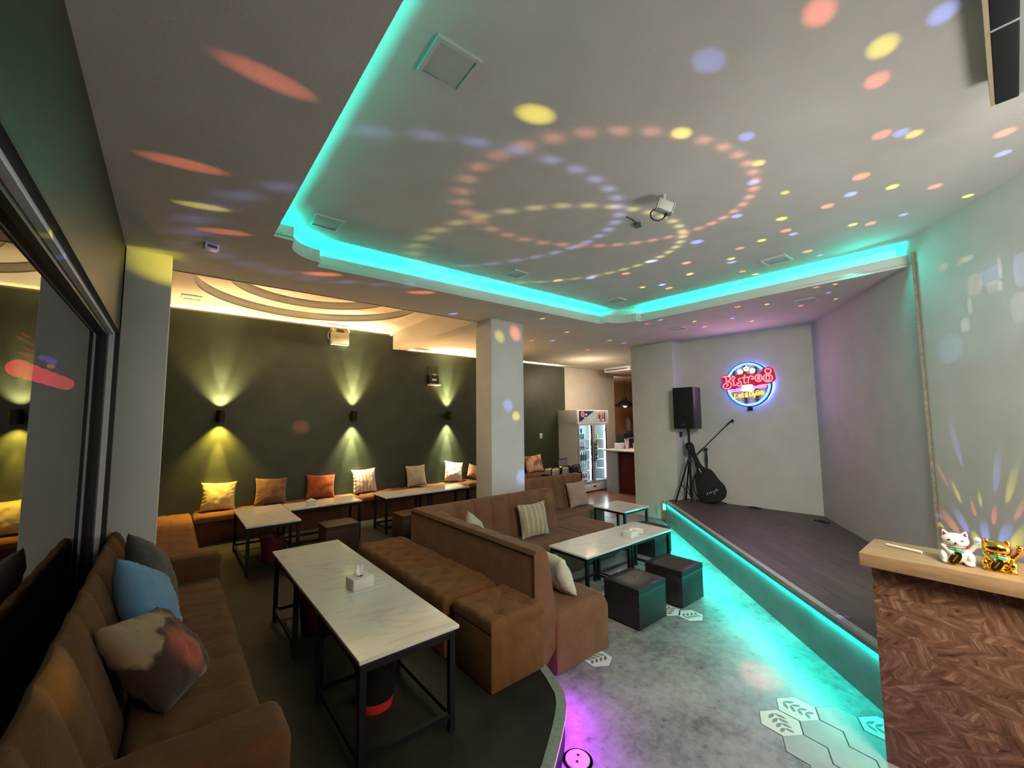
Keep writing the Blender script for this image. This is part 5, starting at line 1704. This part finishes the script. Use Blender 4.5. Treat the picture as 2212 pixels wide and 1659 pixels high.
def lucky_cat(label, x, y, rot, body_m, gold_cat):
    t = thing('cat_figurine', label, 'figurine', (x, y, 1.19), rot, 'cat figurines on the bar top')
    bm = MB()
    # local -x faces the viewer, y to the viewer's left
    bm.ball((0.0, 0, 0.045), (0.050, 0.060, 0.048), 20, 12)
    bm.ball((-0.005, 0, 0.078), (0.038, 0.044, 0.032), 18, 12)
    bm.ball((-0.008, 0, 0.122), (0.043, 0.056, 0.040), 20, 14)
    bm.ball((-0.038, 0.042, 0.012), (0.024, 0.020, 0.014), 12, 8)
    bm.ball((-0.038, -0.046, 0.012), (0.026, 0.022, 0.014), 12, 8)
    bm.ball((-0.02, -0.052, 0.036), (0.034, 0.020, 0.034), 14, 10)
    bm.ball((-0.02, 0.050, 0.034), (0.034, 0.018, 0.032), 14, 10)
    # left paw reaching down to the coin
    for k in range(6):
        f = k / 5
        bm.ball((-0.018 - 0.030 * f, 0.046 - 0.030 * f, 0.088 - 0.030 * f), 0.0135 + 0.001 * f, 12, 8)
    # raised arm on the viewer's right
    for k in range(7):
        f = k / 6
        bm.ball((-0.004 - 0.01 * f, -0.050 - 0.034 * math.sin(f * PI / 2), 0.070 + 0.066 * f), 0.0125 + 0.002 * (f > 0.8), 12, 8)
    bm.ball((-0.018, -0.083, 0.142), (0.016, 0.015, 0.014), 12, 8)
    # ears
    for sy in (-1, 1):
        M = Matrix.Translation(Vector((-0.004, sy * 0.036, 0.150))) @ Matrix.Rotation(rad(-18 * sy), 4, 'X')
        bm.lathe([(0.019, -0.006), (0.012, 0.012), (0.001, 0.028)], (0, 0, 0), 12, mat=M)
    o = bm.build('body', body_m, t, angle=180)
    rm = o.modifiers.new('merge', 'REMESH')
    rm.mode = 'VOXEL'
    rm.voxel_size = 0.0028
    rm.use_smooth_shade = True
    sm = o.modifiers.new('soften', 'SMOOTH')
    sm.iterations = 4
    for sy in (-1, 1):
        M = Matrix.Translation(Vector((-0.0145, sy * 0.0365, 0.151))) @ Matrix.Rotation(rad(-18 * sy), 4, 'X')
        MB().prism([(-0.011, -0.005), (0.011, -0.005), (0, 0.019)], -0.002, 0.006, 0, (M @ Vector((0, 0, 0)), Vector((0, 1, 0)), M.to_3x3() @ Vector((0.25, 0, 0.97)), Vector((-1, 0, 0.2)))).build('inner_ear', red_paint, t, bevel=0.002)
    mb = MB()
    mb.tube([(-0.006 + 0.041 * math.cos(a), 0.047 * math.sin(a), 0.0905 + 0.003 * math.cos(a)) for a in [2 * PI * k / 28 for k in range(28)]], 0.0042, 8, closed=True)
    mb.build('collar', red_paint, t)
    MB().ball((-0.041, 0.002, 0.076), (0.012, 0.034, 0.017), 16, 10).build('bib', teal_paint, t)
    MB().ball((-0.052, 0.0, 0.084), 0.007, 12, 8).build('bell', gold, t)
    M = Matrix.Translation(Vector((-0.061, 0.008, 0.038))) @ Matrix.Rotation(rad(32), 4, 'X') @ Matrix.Rotation(rad(-78), 4, 'Y') @ Matrix.Diagonal((1.25, 0.68, 1, 1))
    MB().lathe([(0.001, -0.004), (0.030, -0.004), (0.032, 0.0), (0.030, 0.004), (0.025, 0.004), (0.025, 0.002), (0.001, 0.002)], (0, 0, 0), 26, mat=M).build('coin', gold, t)
    MB().box(-0.016, 0.016, -0.004, 0.004, 0.002, 0.0042, mat=M).build('coin_mark', simple('dark_gold', (0.12, 0.07, 0.02), 0.5), t)
    if not gold_cat:
        for sy in (-1, 1):
            mb = MB()
            mb.tube([(-0.0475 + abs(k) * 0.0022, sy * 0.024 + k * 0.0045, 0.128 + 0.0010 * k * k * -1 + 0.002) for k in (-2, -1, 0, 1, 2)], [0.0012, 0.0026, 0.0032, 0.0026, 0.0012], 8)
            mb.build('eye', black_paint, t)
        MB().ball((-0.0525, 0, 0.117), (0.003, 0.0045, 0.003), 8, 6).build('nose', black_paint, t)
        MB().tube([(-0.046, -0.012, 0.111), (-0.049, -0.006, 0.108), (-0.0505, 0, 0.111), (-0.049, 0.006, 0.108), (-0.046, 0.012, 0.111)], 0.0012, 6).build('mouth', black_paint, t)
    else:
        for sy in (-1, 1):
            MB().tube([(-0.045 + abs(k) * 0.0022, sy * 0.024 + k * 0.0048, 0.129 - 0.0008 * k * k) for k in (-2, -1, 0, 1, 2)], 0.0018, 6).build('eye', black_paint, t)
        MB().ball((-0.052, 0, 0.117), (0.003, 0.0045, 0.003), 8, 6).build('nose', red_paint, t)
        MB().box(-0.066, 0.045, -0.066, 0.064, 0.0, 0.010).build('base', gold, t, bevel=0.004)
    return t


lucky_cat('white waving cat figurine with red ears and a gold coin on the bar', 3.365, 0.262, rad(8), china, False)
gc = lucky_cat('shiny gold waving cat figurine on the bar, right of the white cat', 3.375, 0.112, rad(4), gold, True)
gc.scale = (0.92, 0.92, 0.92)

# lantern string added outside in place of a reflection in the window
t = thing('reflection_orbs', 'sloping string of red lanterns added outside the window in place of a reflection', 'orbs', (-2.0, 10.5, 2.9))
red_glow = glow('orb_red', (1.0, 0.05, 0.06), 12.0)
for k in range(6):
    MB().ball((0, 0.1 + 0.80 * k, 0.02 + 0.005 * k), (0.15, 0.26, 0.15), 14, 8).build('orb', red_glow, t)
MB().tube([(0, -0.1, 0.05), (0, 4.6, 0.08)], 0.012, 6).build('cord', black_plastic, t)
t = thing('reflection_bars', 'stack of dim red light bars added outside in place of window reflections, above the lanterns', 'light bars', (-2.0, 10.7, 3.2))  # glowing bars added outdoors to stand in for reflections in the pane
for k, (yy, zz, ln) in enumerate(((-0.1, 0.32, 0.5), (-0.3, 0.22, 0.9), (0.1, 0.10, 0.5), (-0.2, -0.02, 0.7), (0.2, 0.03, 0.7))):
    MB().tube([(0, yy, zz), (0, yy + ln, zz)], 0.018, 6).build('bar', glow('dim_red', (1.0, 0.06, 0.05), 2.5), t)
MB().box(-0.03, -0.02, -0.4, 1.1, -0.10, 0.4).build('board', black_plastic, t)
t = thing('blue_reflection', 'small flat blue glow added outside the window in place of a reflection, over the lantern string', 'lamp', (-2.0, 12.6, 3.30))  # blue glow added outdoors, standing in for a reflection in the pane
MB().ball((0, 0, 0), (0.1, 0.6, 0.05), 14, 8).build('shade', glow('blue_reflection_glow', (0.15, 0.12, 1.0), 5.0), t)
MB().tube([(0, -0.3, 0), (0, -0.3, -0.36)], 0.012, 6).build('cord', black_plastic, t)
MB().ball((0, 0.3, -0.10), (0.06, 0.16, 0.05), 10, 6).build('bulb', glow('amber_glow', (1.0, 0.5, 0.2), 4.0), t)

# ------------------------------------------------------------------ drinks fridge
FX0, FX1, FY0, FY1 = 8.34, 9.62, 7.40, 8.14
fr = thing('drinks_fridge', 'tall white two door drinks fridge, lit inside, near the bar', 'fridge', (FX0, FY0, 0))
W_, D_ = FX1 - FX0, FY1 - FY0
lining = simple('fridge_lining', (0.75, 0.80, 0.84), 0.4)
mb = MB()
mb.box(0, 0.035, 0.04, D_, 0.10, 1.86)
mb.box(W_ - 0.035, W_, 0.04, D_, 0.10, 1.86)
mb.box(0.035, W_ - 0.035, D_ - 0.04, D_, 0.10, 1.86)
mb.build('cabinet', white_metal, fr)
MB().box(0.035, W_ - 0.035, 0.06, D_ - 0.04, 0.24, 0.27).build('floor_panel', lining, fr)
MB().box(0.036, W_ - 0.036, D_ - 0.05, D_ - 0.041, 0.27, 1.85).build('back_lining', lining, fr)
MB().box(-0.02, W_ + 0.02, -0.01, D_, 1.86, 2.215).build('header', white_metal, fr, bevel=0.006)
MB().box(-0.01, W_ + 0.02, 0.0, D_, 0.04, 0.235).build('base', white_metal, fr, bevel=0.005)
MB().box(0.60, 0.70, -0.006, 0.0, 0.13, 0.175).build('nameplate', simple('navy_plate', (0.02, 0.03, 0.12), 0.4), fr)
for fx in (0.06, W_ - 0.06):
    for fy in (0.06, D_ - 0.06):
        MB().lathe([(0.025, 0), (0.025, 0.04)], (fx, fy, 0), 10).build('foot', alu, fr)
# header picture
sign_grey = noisy('header_ice_print', (0.22, 0.25, 0.28), (0.45, 0.48, 0.50), 18, 0.4, 0, 1)
navy = simple('header_navy', (0.012, 0.025, 0.14), 0.4)
hd = MB().box(0.05, W_ - 0.02, -0.016, -0.010, 1.905, 2.19).build('header_sign', sign_grey, fr)
MB().prism([(0.05, 1.905), (0.05, 2.19), (0.68, 2.19), (0.12, 1.915)], 0, 0.003, 0, ((0, -0.016, 0), (1, 0, 0), (0, 0, 1), (0, -1, 0))).build('header_print', navy, hd)
MB().lathe([(0.001, 0), (0.072, 0), (0.072, 0.003), (0.001, 0.003)], (0, 0, 0), 24, mat=Matrix.Translation(Vector((0.19, -0.019, 2.10))) @ Matrix.Rotation(rad(90), 4, 'X')).build('header_print', simple('logo_ring', (0.75, 0.65, 0.66), 0.4), hd)
MB().lathe([(0.001, 0), (0.058, 0), (0.058, 0.003), (0.001, 0.003)], (0, 0, 0), 24, mat=Matrix.Translation(Vector((0.19, -0.0215, 2.10))) @ Matrix.Rotation(rad(90), 4, 'X')).build('header_print', simple('logo_red', (0.62, 0.06, 0.04), 0.4), hd)
for (x0, x1, z0, z1) in ((0.30, 0.315, 2.07, 2.12), (0.325, 0.34, 2.07, 2.12), (0.325, 0.365, 2.07, 2.08), (0.35, 0.365, 2.07, 2.12), (0.24, 0.32, 2.0, 2.012), (0.28, 0.30, 2.012, 2.04)):
    MB().box(x0, x1, -0.0215, -0.019, z0, z1).build('header_letter', white_plastic, hd)
for x0, c in ((0.80, (0.30, 0.25, 0.03)), (0.87, (0.02, 0.015, 0.01)), (0.94, (0.45, 0.08, 0.07)), (1.02, (0.35, 0.05, 0.05)), (1.09, (0.03, 0.02, 0.01))):
    MB().box(x0, x0 + 0.05, -0.0195, -0.016, 1.97, 2.10).box(x0 + 0.016, x0 + 0.034, -0.0195, -0.016, 2.10, 2.155).build('header_print', simple('bottle_print', c, 0.4), hd)
MB().box(0.92, 1.15, -0.020, -0.016, 1.91, 1.965).build('display', black_plastic, hd)
MB().box(1.0, 1.10, -0.022, -0.020, 1.922, 1.955).build('digits', glow('red_digits', (1.0, 0.15, 0.18), 3.0), hd)
MB().box(0.945, 0.965, -0.022, -0.020, 1.93, 1.95).build('digits', glow('white_digit', (1, 0.95, 0.9), 1.5), hd)
for k, x0 in enumerate((0.02, W_ / 2 + 0.005)):
    x1 = x0 + W_ / 2 - 0.025
    d = MB()
    d.box(x0, x0 + 0.05, -0.005, 0.035, 0.245, 1.85).box(x1 - 0.05, x1, -0.005, 0.035, 0.245, 1.85).box(x0 + 0.05, x1 - 0.05, -0.005, 0.035, 0.245, 0.30).box(x0 + 0.05, x1 - 0.05, -0.005, 0.035, 1.80, 1.85)
    door = d.build('door', simple('door_grey', (0.32, 0.30, 0.33), 0.4), fr, weld=True)
    MB().box(x0 + 0.05, x1 - 0.05, 0.010, 0.014, 0.30, 1.80).build('glass', clear_glass, door)
    hx = x1 - 0.025 if k == 0 else x0 + 0.03
    MB().tube([(hx, -0.005, 0.82), (hx, -0.05, 0.86), (hx, -0.055, 1.1), (hx, -0.05, 1.30), (hx, -0.005, 1.34)], 0.012, 8).build('handle', black_plastic, door)
    sx = x0 + 0.12 if k == 0 else x1 - 0.09
    MB().lathe([(0.001, 0), (0.035, 0), (0.035, 0.002)], (0, 0, 0), 18, mat=Matrix.Translation(Vector((sx, 0.008, 1.66))) @ Matrix.Rotation(rad(90), 4, 'X')).build('sticker', simple('blue_sticker', (0.05, 0.09, 0.20), 0.4), door)
    if k == 0:
        MB().tube([(sx - 0.0, 0.0, 1.72), (sx + 0.0, 0.0, 1.60)], 0.02, 8).build('sticker', simple('navy_sticker', (0.04, 0.06, 0.16), 0.4), door)
tube_glow = glow('fridge_tube_glow', (0.75, 0.93, 1.0), 9.0)
MB().tube([(W_ / 2 - 0.06, 0.085, 0.33), (W_ / 2 - 0.06, 0.085, 1.82)], 0.016, 8).build('light_tube', tube_glow, fr)
MB().tube([(W_ - 0.06, 0.085, 0.33), (W_ - 0.06, 0.085, 1.82)], 0.014, 8).build('light_tube', tube_glow, fr)
MB().tube([(0.08, 0.10, 1.825), (W_ - 0.08, 0.10, 1.825)], 0.014, 8).build('light_tube', tube_glow, fr)
wire = simple('shelf_wire', (0.55, 0.60, 0.68), 0.4, 0.4)
SHELF_L = (0.28, 0.575, 0.85, 1.13, 1.43)
SHELF_R = (0.28, 0.60, 0.85, 1.13, 1.42)
for k, (xa, xb, zs_) in enumerate(((0.05, 0.625, SHELF_L), (0.655, W_ - 0.05, SHELF_R))):
    for z in zs_:
        mb = MB()
        mb.box(xa, xb, 0.10, D_ - 0.06, z - 0.012, z)
        mb.build('shelf', wire, fr)


def bottle_proto(kind, mt, lab_m):
    t = thing(kind, '-', 'bottle', (0, 0, 0))
    if kind == 'beer_bottle':
        pr = [(0.030, 0), (0.032, 0.005), (0.032, 0.12), (0.026, 0.145), (0.013, 0.175), (0.012, 0.215), (0.014, 0.217), (0.014, 0.226), (0.001, 0.227)]
    elif kind == 'drink_can':
        pr = [(0.026, 0), (0.032, 0.008), (0.032, 0.125), (0.027, 0.138), (0.001, 0.137)]
    else:
        pr = [(0.032, 0), (0.036, 0.006), (0.036, 0.13), (0.033, 0.15), (0.015, 0.19), (0.015, 0.205), (0.017, 0.206), (0.017, 0.222), (0.001, 0.223)]
    MB().lathe(pr, (0, 0, 0), 14).build('bottle' if kind != 'drink_can' else 'can', mt, t)
    if kind != 'drink_can':
        MB().lathe([(0.0365 if kind != 'beer_bottle' else 0.0328, 0.04), (0.0365 if kind != 'beer_bottle' else 0.0328, 0.10)], (0, 0, 0), 14).build('bottle_label', lab_m, t)
    return t


b_green = simple('green_glass', (0.015, 0.12, 0.06), 0.15)
b_amber = simple('dark_glass', (0.02, 0.02, 0.03), 0.15)
b_clear = simple('clear_bottle', (0.55, 0.62, 0.66), 0.2)
b_red = simple('red_bottle', (0.42, 0.03, 0.06), 0.3)
b_teal = simple('teal_can', (0.05, 0.50, 0.40), 0.3)
b_lime = simple('lime_can', (0.35, 0.50, 0.08), 0.3)
lab_w = simple('white_label', (0.7, 0.7, 0.7), 0.6)
lab_b = simple('dark_label', (0.05, 0.05, 0.12), 0.6)
lab_y = simple('yellow_label', (0.6, 0.5, 0.1), 0.6)
rows_ = (
    ('soft_drink_bottle', b_red, lab_w, 0, 0, 5, 'red soft drink bottle on the bottom shelf behind the left fridge door'),
    ('soft_drink_bottle', b_clear, lab_w, 0, 1, 5, 'clear bottle with white label on the second shelf of the left fridge door'),
    ('beer_bottle', b_green, lab_b, 0, 2, 5, 'green beer bottle on the middle shelf behind the left fridge door'),
    ('soft_drink_bottle', b_clear, lab_b, 0, 3, 4, 'pale bottle with dark label on the fourth shelf of the left fridge door'),
    ('drink_can', b_teal, lab_w, 0, 4, 4, 'teal drink can on the top shelf behind the left fridge door'),
    ('soft_drink_bottle', b_clear, lab_w, 1, 1, 3, 'clear bottle on the half empty shelf behind the right fridge door'),
    ('beer_bottle', b_amber, lab_w, 1, 2, 4, 'dark beer bottle on the middle shelf behind the right fridge door'),
    ('beer_bottle', b_amber, lab_y, 1, 3, 4, 'dark beer bottle with pale label on the upper shelf of the right fridge door'),
    ('drink_can', b_lime, lab_w, 1, 4, 4, 'lime green drink can on the top shelf behind the right fridge door'),
)
for kind, mt, lm, side, sh, n, lab in rows_:
    pr = bottle_proto(kind, mt, lm)
    z = (SHELF_L if side == 0 else SHELF_R)[sh] + 0.001
    for i in range(n):
        loc = (FX0 + (0.15 if side == 0 else 0.72) + 0.082 * i, FY0 + 0.16, z)
        if i == 0:
            o = pr
            o.location = loc
            o['label'] = lab
            o['group'] = lab.replace('bottle', 'bottles').replace(' can ', ' cans ')
            o['category'] = 'can' if kind == 'drink_can' else 'bottle'
        else:
            dup(pr, loc, 0, lab)

# ------------------------------------------------------------------ racks beside the fridge
t = thing('menu_rack', 'black wire rack of menus and trays between wall bench and fridge', 'rack', (6.99, 7.06, 0.2))
mb = MB()
mb.box(0.0, 1.10, 0.0, 0.32, 0.42, 0.45)
mb.build('top_shelf', black_metal, t)
for x in (0.02, 1.08):
    for y in (0.02, 0.30):
        MB().tube([(x, y, 0), (x, y, 0.43)], 0.014, 6).build('leg', black_metal, t)
for x0 in (0.03, 0.38, 0.74):
    MB().tube([(x0, 0.02, 0.45), (x0, 0.02, 0.58), (x0 + 0.05, 0.02, 0.63), (x0 + 0.26, 0.02, 0.63), (x0 + 0.31, 0.02, 0.58), (x0 + 0.31, 0.02, 0.45)], 0.014, 8).build('rail', black_metal, t)
for lab, x, w, c, h in (('stack of white and brown menus in the left of the black rack', 7.06, 0.24, (0.72, 0.62, 0.50), 0.13), ('stack of cream menus in the middle of the black rack', 7.40, 0.24, (0.70, 0.66, 0.58), 0.15)):
    o = thing('menu_stack', lab, 'menus', (x + w / 2, 7.23, 0.651), 0, 'menu stacks in the rack')
    for k in range(3):
        MB().box(-w / 2 + 0.01 * k, w / 2 - 0.006 * k, -0.13, 0.13, h / 3 * k, h / 3 * (k + 1) - 0.004).build('menu', simple('menu_card', tuple(v * (0.55 if k < 2 else 1) for v in c), 0.6), o)
o = thing('storage_box', 'dark blue box in the right of the black rack by the fridge', 'box', (7.89, 7.23, 0.651))
MB().box(-0.14, 0.14, -0.12, 0.12, 0, 0.12).build('box', simple('navy_box', (0.035, 0.035, 0.07), 0.5), o, bevel=0.004)
MB().box(-0.142, 0.142, -0.122, 0.122, 0.12, 0.14).build('lid', simple('navy_lid', (0.05, 0.05, 0.10), 0.5), o, bevel=0.004)
o = thing('calendar_board', 'dark square board with a grid of white marks behind the black rack', 'board', (7.72, 7.372, 0.651), 0)
MB().box(-0.155, 0.155, -0.008, 0.008, 0.0, 0.33).build('board', simple('slate', (0.03, 0.03, 0.05), 0.6), o)
mb = MB()
for i in range(7):
    for j in range(6):
        mb.box(-0.14 + 0.042 * i, -0.118 + 0.042 * i, -0.0095, -0.008, 0.10 + 0.036 * j, 0.116 + 0.036 * j)
mb.build('print', white_plastic, o)['kind'] = 'stuff'

# white conduit on the corner of the cream wall
t = thing('wall_conduit', 'thin white cable conduit down the cream wall beside the green wall', 'conduit', (8.66, 8.34, 0.6))
MB().box(-0.015, 0.015, -0.02, 0.02, 0, 1.65).build('channel', white_plastic, t)

# ------------------------------------------------------------------ far bar
bar = thing('rear_bar', 'dark red and grey rear bar with a pale top, past the fridge', 'counter', (9.2, 6.4, 0))
blk_red = noisy('dark_red_panel', (0.055, 0.008, 0.010), (0.085, 0.012, 0.014), 6, 0.5, 0.1, 50)
MB().box(0.10, 1.9, -0.9, 0.42, 0, 1.06).build('front_panel', blk_red, bar)
MB().box(0.04, 1.9, 0.42, 0.80, 0, 1.10).build('end_panel', noisy('grey_panel', (0.30, 0.34, 0.40), (0.36, 0.40, 0.46), 6, 0.5, 0.1, 50), bar)
MB().box(0.0, 1.95, -0.5, 0.84, 1.10, 1.14).build('worktop', white_metal, bar, bevel=0.004)
bx, by, bz = 9.2, 6.4, 1.14
t = thing('coffee_machine', 'black coffee machine on the rear bar below the blender', 'coffee machine', (10.05, 7.06, bz))
MB().box(-0.30, 0.45, -0.10, 0.16, 0, 0.42).build('body', black_plastic, t, bevel=0.02)
MB().box(-0.18, 0.10, -0.125, -0.10, 0.26, 0.30).build('panel', simple('steel_blue', (0.15, 0.2, 0.26), 0.3), t)
t = thing('blender', 'tall glass blender standing on the black coffee machine', 'blender', (10.15, 7.07, bz + 0.42))
MB().lathe([(0.085, 0), (0.08, 0.06), (0.06, 0.08)], (0, 0, 0), 16).build('base', black_plastic, t)
MB().lathe([(0.055, 0.08), (0.085, 0.36), (0.090, 0.37)], (0, 0, 0), 16).build('jug', simple('smoked_jug', (0.10, 0.075, 0.06), 0.15), t)
MB().lathe([(0.092, 0.37), (0.092, 0.41), (0.02, 0.43), (0.012, 0.50), (0.001, 0.50)], (0, 0, 0), 16).build('lid', black_plastic, t)
t = thing('napkin_box', 'pale napkin box on the left end of the rear bar', 'box', (9.50, 6.95, bz))
MB().box(-0.12, 0.16, -0.07, 0.07, 0, 0.17).build('box', simple('napkin_card', (0.62, 0.68, 0.80), 0.6), t, bevel=0.01)
MB().box(-0.03, 0.07, -0.02, 0.02, 0.17, 0.174).build('slot', black_paint, t)
t = thing('straw_cup', 'pink paper cup holding straws on the rear bar', 'cup', (9.62, 6.78, bz))
MB().lathe([(0.04, 0), (0.065, 0.20), (0.06, 0.20), (0.037, 0.01)], (0, 0, 0), 16).build('cup', simple('pink_paper', (0.75, 0.45, 0.60), 0.6), t)
for k in range(6):
    MB().tube([(0.02 * math.cos(k), 0.02 * math.sin(k), 0.02), (0.055 * math.cos(k), 0.055 * math.sin(k), 0.27 + 0.01 * (k % 3))], 0.007, 6).build('straw', simple('white_straw', (0.8, 0.7, 0.75), 0.5), t)
t = thing('wooden_tray', 'small wooden box of utensils beside the pillar on the rear bar', 'box', (9.95, 6.55, bz))
MB().box(-0.14, 0.14, -0.08, 0.08, 0, 0.16).build('box', simple('light_wood', (0.40, 0.26, 0.12), 0.6), t, bevel=0.005)
for k in range(5):
    MB().tube([(-0.1 + 0.05 * k, 0.01, 0.12), (-0.11 + 0.055 * k, 0.02, 0.30 + 0.03 * (k % 2))], 0.010, 6).build('utensil', oak, t)
t = thing('bar_glass', 'clear stemmed glass on the rear bar between straw cup and wooden box', 'glass', (9.74, 6.62, bz))
MB().lathe([(0.035, 0), (0.035, 0.004), (0.006, 0.01), (0.006, 0.07), (0.035, 0.10), (0.042, 0.16), (0.040, 0.16), (0.033, 0.104), (0.001, 0.078)], (0, 0, 0), 16).build('bowl', simple('glass_grey', (0.5, 0.5, 0.52), 0.1), t)
t = thing('paper_cup', 'peach paper cup next to the wooden box on the rear bar', 'cup', (9.86, 6.70, bz))
MB().lathe([(0.035, 0), (0.05, 0.15), (0.055, 0.15), (0.055, 0.16), (0.045, 0.16), (0.032, 0.01)], (0, 0, 0), 16).build('cup', simple('peach_paper', (0.80, 0.50, 0.36), 0.6), t)
t = thing('pendant_lamp', 'black pendant lamp with glowing bulb hanging over the rear bar', 'pendant lamp', (14.15, 10.0, 2.45))
MB().tube([(0, 0, 0.30), (0, 0, 1.08)], 0.012, 6).build('cord', black_plastic, t)
MB().lathe([(0.05, 0.36), (0.07, 0.27), (0.24, 0.17), (0.40, 0.06), (0.41, 0.0), (0.39, 0.0), (0.23, 0.15), (0.06, 0.25)], (0, 0, 0), 24).build('shade', black_metal, t)
MB().ball((0, 0, 0.06), (0.09, 0.09, 0.10), 14, 10).build('bulb', glow('pendant_bulb', (1.0, 0.45, 0.22), 9.0), t)
t = thing('air_conditioner', 'white ceiling air conditioner cassette beside the right pillar', 'air conditioner', (10.6, 7.4, 3.36))
MB().box(-0.5, 0.9, -0.45, 0.45, 0.0, 0.139).build('case', white_plastic, t, bevel=0.02)
MB().box(-0.505, -0.5, -0.38, 0.38, 0.05, 0.075).build('vent', black_plastic, t)
MB().box(-0.45, 0.85, -0.453, -0.45, 0.05, 0.075).build('vent', black_plastic, t)

# round cover let into the concrete at the platform edge
t = thing('floor_drain', 'round two hole cover in the floor by the purple platform edge', 'floor cover', (1.935, 1.775, 0.0))
MB().lathe([(0.001, 0.012), (0.068, 0.012), (0.072, 0.008), (0.072, 0.0)], (0, 0, 0), 32).build('cover', simple('cover_steel', (0.50, 0.48, 0.50), 0.5), t)
for a in (0.6, 0.6 + PI):
    MB().lathe([(0.001, 0.0135), (0.009, 0.0135), (0.009, 0.011)], (0.024 * math.cos(a), 0.024 * math.sin(a), 0), 14).build('finger_hole', black_paint, t)
t2 = MB().lathe([(0.072, 0.002), (0.088, 0.002)], (0, 0, 0), 32).build('seal', grout, t)
